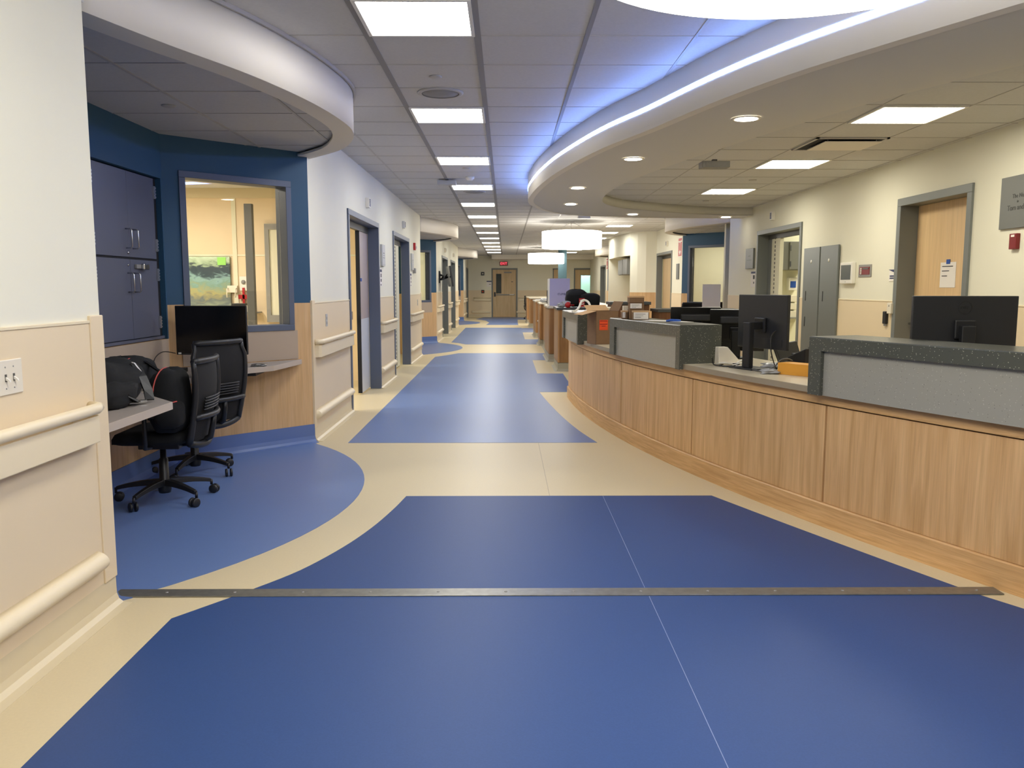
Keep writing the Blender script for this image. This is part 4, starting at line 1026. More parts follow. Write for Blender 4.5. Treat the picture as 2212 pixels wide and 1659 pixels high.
# ---------------------------------------------------------------- monitors
def monitor(label, loc, rz, w, h, z0, zc, group=None, logo=False, base=True, so=0., name='computer_monitor', arm=True, tilt=0., base_off=0., stand='charc', bigbase=False):
    # local: screen faces -Y, back faces +Y ; loc z = desk height, zc = screen centre height above desk
    t = thing(name, label, 'monitor', (loc[0], loc[1], loc[2]), rz, group)
    T = Matrix.Translation((0,0,zc)) @ Matrix.Rotation(tilt, 4, 'X')
    p = MB().box(-w/2, -.012, -h/2, w/2, .014, h/2); p.xf(T); p.obj('panel_housing', 'monb', t, .004, local=True)
    p = MB().box(-w/2+.006, -.0135, -h/2+.012, w/2-.006, -.0122, h/2-.006); p.xf(T); p.obj('screen', 'screen', t, local=True)
    p = MB().box(-.055, .014, -.075, .055, .036, .03); p.xf(T); p.obj('rear_mount', 'charc', t, .008, local=True)
    p = MB().box(-w*.42, .0141, -h*.44, w*.42, .0165, -h*.30); p.xf(T); p.obj('rear_vent_band', 'monb', t, local=True)
    if base:
        s = MB(); s.box(-.036, .045+so, .008, .036, .085+so, zc+.0); s.box(-.036,.035,zc-.05,.036,.055+so,zc+.0); s.obj('stand_column', stand, t, .006, local=True)
        s = MB(); s.box(-.12, -.06+so, 0, .12, .13+so, .009); s.obj('stand_base', stand, t, .003, local=True)
    if logo:
        r = MB(); n = 28; ro, ri = .036, .0325
        vs = [(ro*cos(2*pi*i/n), .0142, ro*sin(2*pi*i/n)) for i in range(n)]+[(ri*cos(2*pi*i/n), .0142, ri*sin(2*pi*i/n)) for i in range(n)]
        vs += [(x, .0156, z) for x, y, z in vs]
        fs = []
        for i in range(n): j = (i+1) % n; fs += [(i,j,n+j,n+i), (2*n+i,3*n+i,3*n+j,2*n+j), (i,2*n+i,2*n+j,j), (n+i,n+j,3*n+j,3*n+i)]
        r.add(vs, fs); r.xf(Matrix.Translation((0,0,zc+h*.30))); lg = r.obj('logo_ring', 'black', t, local=True)
        text('logo_letters', 'DELL', .021, 'black', lg, (0,.0150,zc+h*.30), (pi/2,0,pi))
    return t
m1 = monitor('large black monitor on the left alcove desk, screen towards the viewer', (-2.19, 6.20, .735), 0, .53, .365, 0, .295, 'computer monitors')
MB().box(-.25,-.016,.118,-.23,-.010,.130).obj('white_sticker','white',m1,local=True)
m2 = monitor('wide monitor seen from behind at the right, with a round logo on its back', (2.475, 4.47, .79), radians(172), .535, .315, 0, .355, 'computer monitors', logo=True)
m3 = monitor('black monitor on a tall stand seen from behind, between the two nearer grey counters', (1.78, 5.72, .79), radians(113), .50, .37, 0, .322, 'computer monitors', so=.06)
m4 = monitor('left one of the two tilted black monitors behind the middle counter', (1.63, 7.12, .79), radians(172), .42, .30, 0, .24, 'computer monitors', tilt=radians(-7))
m5 = monitor('right one of the two tilted black monitors behind the middle counter', (1.84, 6.58, .79), radians(160), .42, .33, 0, .22, 'computer monitors', tilt=radians(-8))
for mm_ in (m4, m5):
    for c_ in mm_.children:
        if c_.name.startswith(('panel_housing', 'rear_', 'stand')): c_.data.materials[0] = M['blackest']
    MB().box(-.13,.02,.27,.13,.06,.33).obj('carry_handle','black',mm_,.012,local=True)
# ---------------------------------------------------------------- things on the near worktop
ph = thing('desk_phone', 'black desk phone with handset, on the worktop left of the near grey counter', 'phone', (1.98, 5.25, .79), radians(195))
MB().hexa([(-.11,-.1,.0),(.11,-.1,0),(.11,.1,0),(-.11,.1,0)], [(-.11,-.1,.03),(.11,-.1,.03),(.11,.1,.1),(-.11,.1,.1)]).obj('body','black',ph,.008,local=True)
h_ = MB(); h_.smooth=True; h_.tube([(-.08,-.1,.075),(-.08,-.08,.09),(-.08,0,.125),(-.08,.08,.14),(-.08,.1,.13)], [.026,.024,.016,.024,.026], 10); h_.obj('handset','black',ph,local=True)
MB().box(.0,-.08,.045,.09,.04,.055).obj('keypad','charc',ph,.003,local=True)
ph2 = thing('stacked_device', 'black equipment unit under the desk phone, behind the amber carton', 'device', (2.04, 5.52, .79), radians(195))
MB().box(-.14,-.09,0,.14,.09,.06).obj('body','black',ph2,.006,local=True); MB().box(-.13,-.095,.02,.13,-.09,.03).obj('front_trim','charc',ph2,local=True)
ph.location = (2.04, 5.52, .851)
am = thing('amber_carton', 'flat amber-yellow carton on the worktop beside the near grey counter', 'box', (1.885, 5.266, .79), radians(-53))
MB().box(-.125,-.06,0,.16,.06,.072).obj('carton','yellow',am,.002,local=True); MB().box(-.125,-.061,.0715,.16,.061,.074).obj('lid','yellow',am,.001,local=True)
wb_ = thing('white_wall_bracket', 'white plastic bracket lying on the worktop, left of the monitor stand', 'bracket', (1.62, 5.98, .79), radians(10))
MB().hexa([(-.09,-.03,0),(.10,-.03,0),(.10,.05,0),(-.09,.05,0)], [(-.09,-.02,.13),(-.02,-.02,.13),(-.02,.04,.13),(-.09,.04,.13)]).obj('body','offw',wb_,.004,local=True)
MB().box(-.10,-.08,0,.13,-.03,.018).obj('foot','offw',wb_,.004,local=True)
def cable(label, pts, r, m, name='cable', group=None, cat='cable'):
    c = MB(); P = smooth3(pts, 5); c.tube(P, r, 6); o = c.obj(name, m); return tag(o, label, cat, group)
def smooth3(P, n=5):
    out = []
    for i in range(len(P)-1):
        p0, p1, p2, p3 = P[max(i-1,0)], P[i], P[i+1], P[min(i+2,len(P)-1)]
        for k in range(n):
            t = k/n; out.append(tuple(.5*(2*p1[c]+(-p0[c]+p2[c])*t+(2*p0[c]-5*p1[c]+4*p2[c]-p3[c])*t*t+(-p0[c]+3*p1[c]-3*p2[c]+p3[c])*t**3) for c in range(3)))
    return out+[P[-1]]
cable('tangled thin black cables in front of the white bracket on the worktop', [(1.50,5.98,.84),(1.49,5.9,.80),(1.53,5.82,.797),(1.6,5.78,.80),(1.66,5.84,.81),(1.6,5.9,.803),(1.52,5.86,.797),(1.56,5.76,.797),(1.66,5.74,.80),(1.72,5.80,.797)], .004, 'black')
cable('grey cable looping from the monitor base past the amber carton', [(1.66,5.56,.797),(1.70,5.44,.797),(1.76,5.40,.83),(1.80,5.39,.875),(1.84,5.38,.885),(1.88,5.40,.87)], .005, 'greyd')
cable('black cable dangling from the middle monitor', [(1.80,5.50,1.06),(1.75,5.44,1.03),(1.74,5.42,.96),(1.76,5.43,.88),(1.80,5.46,.80)], .004, 'black')
pb = MB(); blob(pb, (1.72,5.36,.803), (.06,.06,.015), 31, .5, .8); tag(pb.obj('clear_plastic_bag','plastic'), 'crumpled clear plastic bag on the worktop behind the monitor stand', 'plastic bag')
dk = thing('dark_screen_device', 'dark angular device leaning behind the monitor stand on the worktop', 'device', (2.06, 5.95, .79), radians(30))
MB().hexa([(-.12,-.03,.002),(.10,-.03,.002),(.12,.02,.002),(-.10,.02,.002)], [(-.15,.02,.15),(.08,.02,.17),(.08,.05,.17),(-.15,.05,.15)]).obj('body','charc',dk,.004,local=True)
# ---------------------------------------------------------------- cartons
bx = thing('open_cardboard_box', 'open brown cardboard box with flaps and an orange label, between the grey counters', 'box', (.965, 8.24, .79), radians(18))
t_ = .004; W_, D_, H_ = .24, .22, .325
q = MB(); q.box(-W_/2,-D_/2,0,W_/2,D_/2,t_)
q.box(-W_/2,-D_/2,0,-W_/2+t_,D_/2,H_); q.box(W_/2-t_,-D_/2,0,W_/2,D_/2,H_); q.box(-W_/2,-D_/2,0,W_/2,-D_/2+t_,H_); q.box(-W_/2,D_/2-t_,0,W_/2,D_/2,H_)
q.obj('body','card',bx,local=True)
def flap(a, b, o, nm='flap', m='cardl'):
    a, b, o = Vector(a), Vector(b), Vector(o); k = Vector((0,0,.003)); v = [a, b, b+o, a+o]
    return MB().hexa([p[:] for p in v], [(p+k)[:] for p in v]).obj(nm, m, bx, local=True)
flap((-W_/2,-D_/2,H_),(-W_/2,D_/2,H_),(-.155,-.02,-.035)); flap((W_/2,-D_/2,H_),(W_/2,D_/2,H_),(.05,.0,.09),m='card')
flap((-W_/2,D_/2,H_),(W_/2,D_/2,H_),(0,.09,.05)); 
lb_ = MB().box(-.085,-D_/2-.0015,.14,.004,-D_/2-.0003,.24); lbo = lb_.obj('orange_label','orange',bx,local=True)
for z, a, b in ((.226,-.08,-.002),(.195,-.08,-.002),(.178,-.062,-.02)): MB().box(a,-D_/2-.0022,z,b,-D_/2-.0016,z+.006).obj('label_print','darkred',lbo,local=True)
big = thing('large_white_carton', 'tall white and lavender carton with CUMBELL lettering standing on the second counter', 'box', (1.03, 15.9, 1.0), 0)
MB().box(.835,15.75,1.0,1.215,16.5,1.51).obj('carton','lav',big,.003); MB().box(.832,15.752,1.0,.836,16.5,1.51).obj('side_face','cartw',big)
text('lettering','CUMBELL',.056,'navys',big,(-.045,-.152,.215),align='LEFT')
# carton stack on the middle counter
def carton(label, x, y, z, w, d, h, rz=0, m='card', lab=None, labm='paper', lidc=None, name='carton', group='small cartons on the middle counter'):
    t = thing(name, label, 'box', (x, y, z), rz, group)
    MB().box(-w/2,-d/2,0,w/2,d/2,h).obj('carton',m,t,.002,local=True)
    if lidc: MB().box(-w/2-.002,-d/2-.002,h-.012,w/2+.002,d/2+.002,h+.002).obj('lid',lidc,t,.001,local=True)
    if lab: 
        a,b,c,e = lab; o = MB().box(a,-d/2-.0016,c,b,-d/2-.0003,e).obj('shipping_label',labm,t,local=True)
        for i in range(3): MB().box(a+.012,-d/2-.0024,c+(e-c)*(.22+.22*i),a+(b-a)*(.5+.15*((i*7)%3)),-d/2-.0017,c+(e-c)*(.27+.22*i)).obj('label_print','ink' if i!=1 else 'grey',o,local=True)
    return t
Yc = 7.15
carton('bottom brown carton of the stack on the middle grey counter', 1.125, Yc+.02, 1.076, .125, .12, .085)
carton('middle carton of the stack, with a white printed label band', 1.125, Yc+.02, 1.1625, .12, .12, .052, lab=(-.058,.04,.006,.048), name='carton')
carton('top brown carton of the stack with a tan lid', 1.122, Yc+.02, 1.216, .125, .13, .056, lidc='cardl')
carton('white-fronted carton standing before the stack on the middle grey counter', 1.135, 6.98, 1.076, .135, .05, .075, m='card', lab=(-.062,.062,.006,.068), lidc='cardl')
carton('small brown carton with white label, left of the carton stack', 1.03, 7.20, 1.076, .05, .07, .07, lab=(-.02,.004,.01,.062), lidc='cardl')
carton('little pale carton behind the small brown one, left of the stack', 1.055, 7.30, 1.076, .05, .05, .11, m='offw')
pr = MB(); pr.prism([(1.12,6.85),(1.30,6.62),(1.42,6.50),(1.48,6.52),(1.40,6.72),(1.22,6.92)], 1.0757, 1.0775); tag(pr.obj('loose_papers','paper'), 'white papers lying on the middle grey counter before the tilted monitors', 'paper')
bp_ = MB(); blob(bp_, (1.345,6.63,1.082), (.06,.028,.012), 4, .2); tag(bp_.obj('blue_packet','bluetape'), 'blue packet on the white papers on the middle grey counter', 'packet')
# white hose and tray on the far counter
hs = thing('suction_hose', 'white flexible hose coiled on the far raised grey counter', 'hose', (.80, 9.1, 1.076))
c = MB(); c.tube(smooth3([(.72,8.95,1.09),(.76,9.0,1.095),(.80,9.05,1.13),(.83,9.1,1.19),(.87,9.13,1.205),(.91,9.1,1.18),(.92,9.05,1.12),(.86,8.98,1.09),(.90,8.92,1.09),(1.02,8.98,1.10),(1.10,9.1,1.095)],5), .012, 10); c.obj('hose','hose',hs)
tr = MB(); tr.prism([(.70,9.6),(.69,9.0),(.80,8.8),(.84,8.86),(.80,9.6)], 1.0757, 1.079); tag(tr.obj('white_sheet','paper'), 'white sheet under the hose on the far raised grey counter', 'paper')
cp = MB().box(.95,9.25,1.0757,1.2,9.5,1.125).obj('flat_white_tray','offw',None,.003); tag(cp, 'flat cream tray beside the coiled white hose', 'tray')
pk = thing('plastic_bag_bundle', 'crumpled clear plastic packaging on the second counter, with a red object in it', 'plastic bag', (1.0, 13.5, 1.02))
q = MB(); blob(q, (.90,13.42,1.058), (.055,.07,.038), 41, .35); blob(q, (.98,13.40,1.075), (.07,.06,.05), 42, .3); q.obj('bag','plastic',pk)
q = MB(); q.smooth=True; q.lathe([(.0,-.01),(.045,-.01),(.048,0),(.045,.01),(0,.012)], (1.0,13.32,1.065), 20, 'y'); q.box(1.03,13.31,1.055,1.1,13.33,1.07); q.obj('red_valve','red',pk)
gl = MB(); blob(gl, (.95,19.7,1.035), (.13,.25,.045), 52, .3); tag(gl.obj('folded_drape','plastic'), 'crumpled grey drape lying on the fourth wooden counter', 'cloth')
gl = MB().box(.82,22.2,.9855,1.4,23.6,1.0).obj('cream_blotter','worktop',None,.002); tag(gl, 'pale flat sheet covering the top of the fifth wooden counter', 'sheet')
mt = monitor('small monitor standing on the far counters, left of the big white carton', (.98, 18.0, .99), radians(78), .28, .24, 0, .29, 'computer monitors')
# plastic sheet below the right-hand far window
ps = thing('plastic_wrapped_screen', 'translucent white plastic sheet over a screen in front of the far right window', 'covered screen', (3.78, 15.2, 0), radians(0))
MB().box(3.60,15.2,.86,3.93,15.215,1.40).obj('sheet','paper',ps,.003); MB().box(3.74,15.2,0,3.79,15.24,.88).obj('post','greyd',ps); MB().box(3.6,15.1,0,3.93,15.35,.03).obj('foot','greyd',ps,.004)

# ---------------------------------------------------------------- wall-hung things, left wall
def sounder(label, wall, y, z, m='white'):
    t = thing('door_chime_box', label, 'signal light', (XL if wall=='L' else XR, y, z), LEFT if wall=='L' else RIGHT, 'signal boxes above the doors')
    MB().box(-.055,-.045,0,.055,0,.115).obj('housing',m,t,.004,local=True)
    f = MB()
    for i in range(5): f.box(-.03,-.049,.018+i*.018,.03,-.045,.030+i*.018)
    f.obj('louvre','navys',t,local=True); return t
sounder('small white signal box on the left wall above the first door','L',10.2,2.30)
sounder('small white signal box on the left wall above the second door','L',13.75,2.30)
sounder('small beige signal box above the third left door, past the second alcove','L',23.15,2.30,'offw')
sounder('small beige signal box above the fourth left door, farther down','L',26.7,2.30,'offw')
sounder('small white signal box above the right-hand sliding door','R',11.9,2.29,'white')
sounder('small signal box above the door beyond the far right window','R',19.6,2.3,'offw')
def sign(label, wall, y, z, w, h, m, name='room_sign', lines=(), extra=None, th=.018, cat='sign'):
    t = thing(name, label, cat, (XL if wall=='L' else XR, y, z), LEFT if wall=='L' else RIGHT)
    MB().box(-w/2,-th,0,w/2,-.0005,h).obj('plate',m,t,.003,local=True)
    for (a,b,c,e,mm) in lines: MB().box(a,-th-.0015,c,b,-th-.0002,e).obj('print',mm,t,local=True)
    return t
sign('pale grey room sign on the left wall right of the first door','L',11.38,1.63,.26,.29,'signl',lines=((-.05,.05,.17,.18,'signtx'),(-.05,.05,.14,.146,'signtx'),(-.08,.08,.11,.116,'signtx'),(-.12,.12,.02,.024,'grey')),th=.03)
sign('pale grey room sign on the left wall right of the second door','L',14.95,1.65,.26,.29,'signl',lines=((-.05,.05,.17,.18,'signtx'),(-.05,.05,.14,.146,'signtx')),th=.03)
for y_, nm in ((11.25,'below the sign of the first left door'),(14.8,'below the sign of the second left door')):
    t = sign('white and navy paper notice '+nm,'L',y_,1.36,.20,.24,'paper',name='paper_notice',lines=((-.09,.09,.19,.225,'navys'),(-.02,.05,.12,.17,'ink'),(-.02,.05,.06,.10,'ink'),(-.03,.03,.01,.03,'ink')),th=.004,cat='notice')
al = thing('fire_alarm_strobe','red fire alarm strobe high on the left wall before the second alcove','alarm',(XL,15.35,2.02),LEFT)
MB().box(-.06,-.04,0,.06,0,.13).obj('housing','red',al,.006,local=True); MB().box(-.03,-.06,.03,.03,-.04,.07).obj('lens','white',al,.006,local=True)
cc = thing('card_reader','small grey box below the room sign right of the second left door','device',(XL,15.25,1.60),LEFT)
MB().box(-.07,-.045,0,.07,0,.09).obj('housing','grey',cc,.005,local=True)
sw = thing('light_switch_plate','ivory plate with toggle switches on the near left wall','light switch',(XL+.006,2.785,.99),LEFT)
MB().box(-.075,-.006,0,.075,0,.118).obj('plate','offw',sw,.003,local=True)
for dx in (-.023,.023,):
    g_ = MB(); g_.box(dx-.005,-.0075,.045,dx+.005,-.006,.070); g_.obj('slot','greyd',sw,local=True)
    MB().hexa([(dx-.004,-.006,.050),(dx+.004,-.006,.050),(dx+.004,-.006,.062),(dx-.004,-.006,.062)][::1], [(dx-.0035,-.022,.044),(dx+.0035,-.022,.044),(dx+.0035,-.020,.051),(dx-.0035,-.020,.051)]).obj('toggle','white',sw,.001,local=True)
    for z in (.022,.094): q=MB(); q.smooth=True; q.cyl((dx,-.0068,z),.003,.001,10,'y'); q.obj('screw','grey',sw,local=True)
def outlet(label, x, y, rz, z):
    t = thing('wall_outlet', label, 'outlet', (x,y,z), rz)
    MB().box(-.036,-.005,0,.036,0,.115).obj('plate','signl',t,.002,local=True)
    for dz in (.03,.075): MB().box(-.015,-.0062,dz-.012,.015,-.005,dz+.014).obj('socket','grey',t,.002,local=True)
outlet('pale wall outlet above the handrail between the alcove and the first left door', XL+.006, 7.77, LEFT, .985)
outlet('pale wall outlet before the second left alcove', XL+.006, 15.85, LEFT, 1.0)
tv = thing('wall_television','dark flat television on a swing arm on the left wall past the second alcove','television',(XL,21.1,1.35),0)
MB().box(XL,21.0,1.45,XL+.03,21.16,1.75).obj('wall_plate','black',tv)
a_=MB(); a_.tube([(XL+.02,21.08,1.66),(XL+.12,21.0,1.62),(XL+.05,21.15,1.54),(XL+.20,21.3,1.6)],.028,8); a_.tube([(XL+.02,21.08,1.54),(XL+.13,21.02,1.56),(XL+.19,21.25,1.66)],.02,8); a_.obj('swing_arm','black',tv)
T_=Matrix.Translation((XL+.25,21.35,1.62)) @ Matrix.Rotation(radians(-80),4,'Z') @ Matrix.Rotation(radians(8),4,'X')
MB().box(-.42,-.02,-.26,.42,.03,.26).xf(T_).obj('housing','monb',tv,.006); MB().box(-.41,-.022,-.25,.41,-.0205,.25).xf(T_).obj('screen','screen',tv)

# ---------------------------------------------------------------- wall-hung things, right wall
t = sign('large grey dedication plaque high on the right wall, cut by the right edge','R',6.08,1.785,.68,.385,'signg',name='dedication_plaque',th=.02)
text('plaque_text','The Nu',.045,'signtx',t,(-.19,-.0205,.235),align='LEFT'); text('plaque_text','in',.03,'signtx',t,(-.13,-.0205,.195),align='LEFT'); text('plaque_text','Tom and D',.056,'signtx',t,(-.245,-.0205,.15),align='LEFT')
t = thing('fire_alarm_pull','dark red pull box on the right wall under the grey plaque','alarm',(XR,6.215,1.63),RIGHT)
MB().box(-.045,-.03,0,.045,0,.115).obj('housing','darkred',t,.004,local=True); MB().box(-.02,-.032,.09,.02,-.03,.106).obj('label','paper',t,local=True)
t = thing('door_notice','white paper notice held by blue tape on the right-hand wooden door','notice',(XR+.155,7.44,1.345),RIGHT)
MB().box(-.13,-.003,0,.13,-.0006,.225).obj('sheet','paper',t,local=True)
for z,wd in ((.185,.09),(.145,.06),(.10,.045)): MB().box(-.10,-.0045,z,-.10+wd*2,-.003,z+.007).obj('print','ink',t,local=True)
MB().box(-.03,-.006,.21,.03,-.003,.25).obj('blue_tape','bluetape',t,local=True)
t = sign('white notice with navy triangle left of the right-hand wooden door','R',8.15,1.405,.18,.115,'paper',name='direction_notice',lines=((-.07,.04,.045,.058,'navys'),(-.07,.04,.025,.038,'navys')),th=.006,cat='notice')
MB().prismy([(-.10,.115),(.09,.115),(.09,.072)], -.008, -.0062).obj('navy_triangle','navys',t,local=True)
t = thing('wall_holder','white wall holder left of the right-hand wooden door, below the notice','holder',(XR-.006,8.13,1.09),RIGHT)
MB().box(-.045,-.035,0,.045,0,.105).obj('body','offw',t,.005,local=True); MB().add([(-.01,-.036,.07),(.01,-.036,.07),(0,-.036,.088),(-.01,-.0352,.07),(.01,-.0352,.07),(0,-.0352,.088)],[(0,1,2),(5,4,3)]).obj('mark','black',t,local=True)
t = thing('black_handset','black handset hanging lower left of the white wall holder','handset',(XR-.006,8.24,.985),RIGHT)
MB().box(-.035,-.03,0,.035,0,.125).obj('body','black',t,.008,local=True); MB().box(-.02,-.02,-.02,.02,-.002,0).obj('clip','grey',t,local=True)
t = thing('annunciator_panel','steel panel with red lit face on the right wall, beside the white tablet','control panel',(XR,8.80,1.455),RIGHT)
MB().box(-.155,-.008,0,.155,0,.13).obj('plate','grey',t,.003,local=True); MB().box(-.12,-.012,.025,.12,-.008,.105).obj('face','darkred',t,local=True)
for i in range(4): MB().box(-.095,-.016,.03+i*.018,-.065,-.012,.042+i*.018).obj('button','white',t,local=True)
MB().box(-.04,-.015,.08,.1,-.012,.095).obj('display','slate',t,local=True)
t = thing('wall_tablet','white framed wall tablet right of the tall grey access panels','tablet',(XR,9.20,1.385),RIGHT)
MB().box(-.165,-.045,0,.165,0,.235).obj('frame','white',t,.008,local=True); MB().box(-.13,-.047,.045,.13,-.045,.205).obj('screen','slate',t,local=True)
q=MB(); q.smooth=True; q.cyl((0,-.0465,.022),.006,.001,14,'y'); q.obj('button','grey',t,local=True)
for i,(yc,lab) in enumerate(((9.73,'tall grey steel access panel on the right wall, the right one of the pair'),(10.29,'tall grey steel access panel on the right wall, the left one beside the sliding door'))):
    t = thing('access_panel',lab,'wall panel',(XR-.011,yc,.0),RIGHT,0)
    t['group']='tall grey access panels'
    MB().box(-.262,-.02,.35,.262,0,1.83).obj('door','panelgrey',t,.003,local=True)
    MB().box(-.16 if i==0 else -.16,-.024,1.18,-.14,-.02,1.30).obj('pull','black',t,.002,local=True)
    if i: MB().box(-.16,-.024,.86,-.14,-.02,.98).obj('pull','black',t,.002,local=True)
    q=MB(); q.smooth=True; q.cyl((0.0,-.0225,1.66),.022,.0025,18,'y'); q.obj('round_sticker','white',t,local=True)
t = sign('grey room sign on the right wall left of the sliding door','R',12.93,1.63,.40,.31,'signg',lines=((-.06,.06,.19,.2,'signtx'),(-.12,.12,.13,.137,'signtx')),th=.03)
t = sign('white and navy paper notice below the grey sign, left of the sliding door','R',12.78,1.35,.24,.24,'paper',name='paper_notice',lines=((-.11,.11,.205,.235,'navys'),(.0,.08,.12,.18,'ink'),(.02,.06,.05,.08,'ink')),th=.004,cat='notice')
def extinguisher_sign(label, y, z):
    t = thing('fire_extinguisher_sign',label,'sign',(XR,y,z),RIGHT,0); t['group']='red extinguisher arrow signs'
    MB().box(-.20,-.006,0,.20,0,.42).obj('plate','paper',t,local=True)
    MB().box(-.17,-.008,.345,.17,-.006,.40).obj('top_band','red',t,local=True)
    MB().prismy([(-.17,.02),(.17,.02),(.17,.32),(-.17,.32)],-.0075,-.006).obj('field','red',t,local=True)
    MB().prismy([(0,.03),(.11,.12),(.05,.12),(.05,.32),(-.05,.32),(-.05,.12),(-.11,.12)],-.009,-.0076).obj('arrow','paper',t,local=True)
    MB().box(-.03,-.0105,.14,.03,-.0091,.30).obj('arrow_print','salmon',t,local=True)
extinguisher_sign('red and white arrow sign between the far right window and the door beyond it',18.2,2.0)
extinguisher_sign('distant red and white arrow sign left of the farther blue wall',31.2,2.0)
t = sign('grey room sign beside the open door beyond the far right window','R',18.45,1.52,.26,.34,'signg')
t.location.y = 18.38
for (x,z,m_,lab,cat) in ((-1.02,1.87,'black','dark square box high on the end wall, left of the exit door','wall box'),(-1.02,1.07,'black','small dark square box on the end wall above the handrail','wall box')):
    t = thing('wall_control_box',lab,cat,(x,YE,z)); MB().box(-.07,-.03,0,.07,0,.15).obj('housing',m_,t,.004,local=True); MB().box(-.03,-.034,.05,.03,-.03,.10).obj('face','orange' if z<1.5 else 'offw',t,local=True)
t = thing('end_wall_notice','white notice with dark top band left of the exit door','notice',(-.72,YE,1.36)); MB().box(-.13,-.006,0,.13,-.0005,.26).obj('sheet','paper',t,local=True); MB().box(-.13,-.009,.22,.13,-.006,.26).obj('band','navys',t,local=True); MB().box(-.02,-.009,.1,.06,-.006,.12).obj('print','ink',t,local=True)
t = thing('exit_sign','red lit EXIT sign above the far end door','exit sign',(-.08,YE-.01,2.29)); MB().box(-.19,-.05,0,.19,0,.19).obj('housing','exitbox',t,.006,local=True)
MB().box(-.16,-.054,.02,.16,-.05,.18).obj('lit_face','red',t,local=True); text('lettering','EXIT',.15,'e_exit',t,(0,-.056,.10))

# ---------------------------------------------------------------- ceiling-hung devices
def ring(label, name, cat, x, y, z, prof, m='gridlt', group=None):
    t = thing(name,label,cat,(x,y,z-.02),0,group); q=MB(); q.smooth=True; q.lathe(prof,(0,0,0),32); q.obj('body',m,t,local=True); return t
def speaker(label, x, y):
    t = thing('ceiling_speaker',label,'speaker',(x,y,ZC-.012),0,'round ceiling speakers')
    q=MB(); q.smooth=True; q.lathe([(.135,.001),(.15,.0),(.165,.004),(.165,.012),(.135,.012)],(0,0,0),36,closed_caps=False); q.obj('trim','gridlt',t,local=True)
    q=MB(); q.smooth=True; q.lathe([(0,.001),(.05,.003),(.135,.003),(.135,.011),(0,.011)],(0,0,0),36); q.obj('grille','grid',t,local=True)
speaker('round grey ceiling speaker nearest the viewer, before the second corridor light', -.467, 6.17)
speaker('flat round ceiling speaker in the corridor row, beyond the ceiling sensor box', -.455, 12.4)
speaker('small-looking round ceiling speaker far down the corridor', -.62, 23.6)
for (x,y,z,lab) in ((-.463,5.71,ZC,'small round ceiling cap before the nearest speaker'),(-.46,9.98,ZC,'small round ceiling cap beyond the third corridor light'),(2.81,9.6,ZI,'small round ceiling cap between the lights over the nurse station'),(2.83,11.9,ZI,'small round ceiling cap near the lip over the nurse station'),(-2.1,5.35,2.475,'small round cap in the alcove ceiling')):
    t = thing('sprinkler_cap',lab,'sprinkler cap',(x,y,z-.009),0,'round sprinkler caps'); q=MB(); q.smooth=True; q.lathe([(0,0),(.038,0),(.043,.003),(.043,.009)],(0,0,0),24); q.obj('cover','gridlt',t,local=True)
def locbox(label, x, y, z, m='grey'):
    t = thing('ceiling_sensor_box',label,'sensor',(x,y,z-.075),0,'box sensors on the ceiling')
    MB().box(-.12,-.07,0,.12,.07,.055).obj('housing',m,t,.006,local=True); MB().box(-.02,-.02,.055,.02,.02,.075).obj('mount','greyd',t,local=True)
    MB().box(-.09,-.074,.01,.09,-.07,.045).obj('front_vent',m,t,.002,local=True)
locbox('grey box sensor hanging beside the left ceiling runner', -.76, 11.0, ZC, 'signl')
locbox('brown-grey box sensor hanging under the bulkhead by the nurse station', 1.80, 7.3, ZB, 'grey')
locbox('pale box sensor under the ceiling above the wide drum pendant', 1.52, 16.3, ZC, 'white')
sm_ = thing('smoke_detector','small white smoke detector in the corridor row, before the fourth light','smoke detector',(-.45,10.75,ZC-.045)); q=MB(); q.smooth=True; q.lathe([(0,0),(.035,0),(.045,.015),(.055,.02),(.055,.045),(0,.045)],(0,0,0),24); q.obj('body','white',sm_,local=True)
vt = thing('ceiling_air_vent','open square ceiling vent with dropped pale panel, over the nurse station','vent',(2.83,7.2,ZI-.03))
MB().box(-.29,-.29,.022,.29,.29,.029).obj('opening','dkgap',vt,local=True); MB().box(-.21,-.25,0,.26,.18,.006).obj('panel','soffit',vt,local=True)
f=MB()
for a in ((-.30,-.30,.30,-.275),(-.30,.275,.30,.30),(-.30,-.30,-.275,.30),(.275,-.30,.30,.30)): f.box(a[0],a[1],.018,a[2],a[3],.029)
f.obj('frame','gridlt',vt,local=True)
for dx,dy in ((-.18,-.22),(.22,-.22),(.22,.15),(-.18,.15)): MB().cyl((dx,dy,.006),.006,.018,8).obj('hanger','grey',vt,local=True)

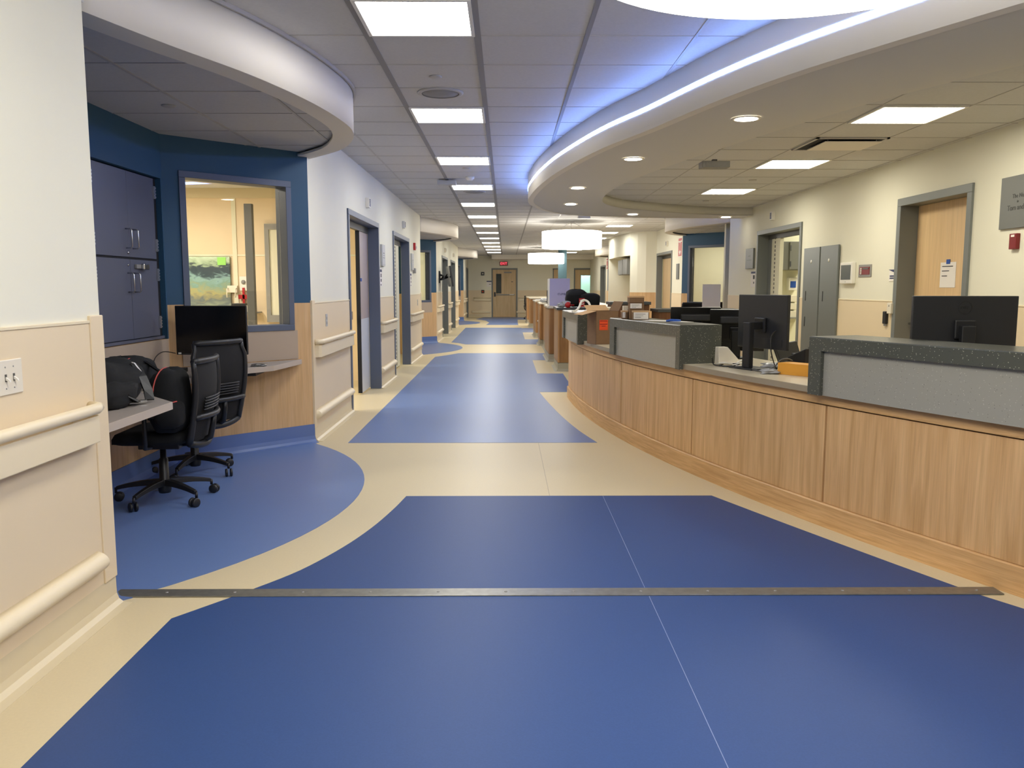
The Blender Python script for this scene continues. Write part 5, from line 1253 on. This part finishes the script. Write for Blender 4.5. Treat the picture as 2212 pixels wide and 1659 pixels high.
# ---------------------------------------------------------------- seen through the right-hand sliding door
cb2 = thing('grey_wall_cabinet','grey wall cabinet seen through the right-hand sliding door','cabinet',(4.4,12.9,1.61))
MB().box(4.22,12.78,1.61,4.64,13.1,2.04).obj('body','cabgrey',cb2,.003); MB().box(4.34,12.755,1.62,4.64,12.78,2.03).obj('door','cabgrey',cb2,.003)
MB().box(4.345,12.75,1.66,4.36,12.755,1.74).obj('hinge','chrome',cb2); MB().box(4.345,12.75,1.9,4.36,12.755,1.98).obj('hinge','chrome',cb2)
ww = MB().box(XR+.13,13.1,0,7.0,13.2,ZC).obj('wall_room_5b','cream',kind='structure')
dsx = thing('soap_dispenser','white dispenser with a blue label on the wall seen through the sliding door','dispenser',(4.49,13.0,1.30)); MB().box(4.42,12.99,1.30,4.56,13.1,1.50).obj('housing','white',dsx,.01); MB().box(4.445,12.985,1.34,4.53,12.99,1.44).obj('blue_label','bluetape',dsx)
gb = thing('glove_box_rack','rack of white glove boxes under the dispenser, seen through the sliding door','rack',(4.48,12.95,.88))
for i in range(3): MB().box(4.40,12.96,.88+i*.12,4.57,13.1,.98+i*.12).obj('glove_box','offw',gb,.004)
MB().box(4.38,12.9,.86,4.6,13.1,.88).obj('tray','grey',gb)

# ---------------------------------------------------------------- small things on the alcove desk
cable('thin black cable arching from the alcove monitor down to the desk', [(-2.46,6.18,.86),(-2.50,6.05,.88),(-2.48,5.85,.84),(-2.46,5.78,.74),(-2.40,5.70,.739)], .0035, 'black')
t = thing('cable_grommet_box', 'small black power box on the alcove desk, left of the monitor base', 'power box', (-2.40, 6.05, .735)); MB().box(-2.45,6.0,.735,-2.33,6.07,.765).obj('body','black',t,.004); MB().box(-2.44,5.997,.745,-2.41,6.0,.758).obj('socket','charc',t)
q = MB(); q.smooth = True; blob(q, (-1.93,6.46,.745), (.06,.035,.011), 77, .3); tag(q.obj('foil_wrapper','chrome'), 'crumpled silver wrapper on the alcove desk, right of the monitor', 'wrapper')

cable('loose white cables heaped behind the middle counter end, beside the white bracket', [(1.52,5.93,.80),(1.56,5.86,.815),(1.64,5.90,.80),(1.70,5.93,.825),(1.74,5.88,.80),(1.68,5.84,.812),(1.60,5.80,.80),(1.66,5.77,.798)], .006, 'white')
q = MB(); blob(q, (1.86, 5.74, .806), (.07,.08,.016), 91, .5); tag(q.obj('crumpled_wrapping', 'plastic'), 'crumpled clear wrapping directly behind the tall monitor stand', 'wrapping')
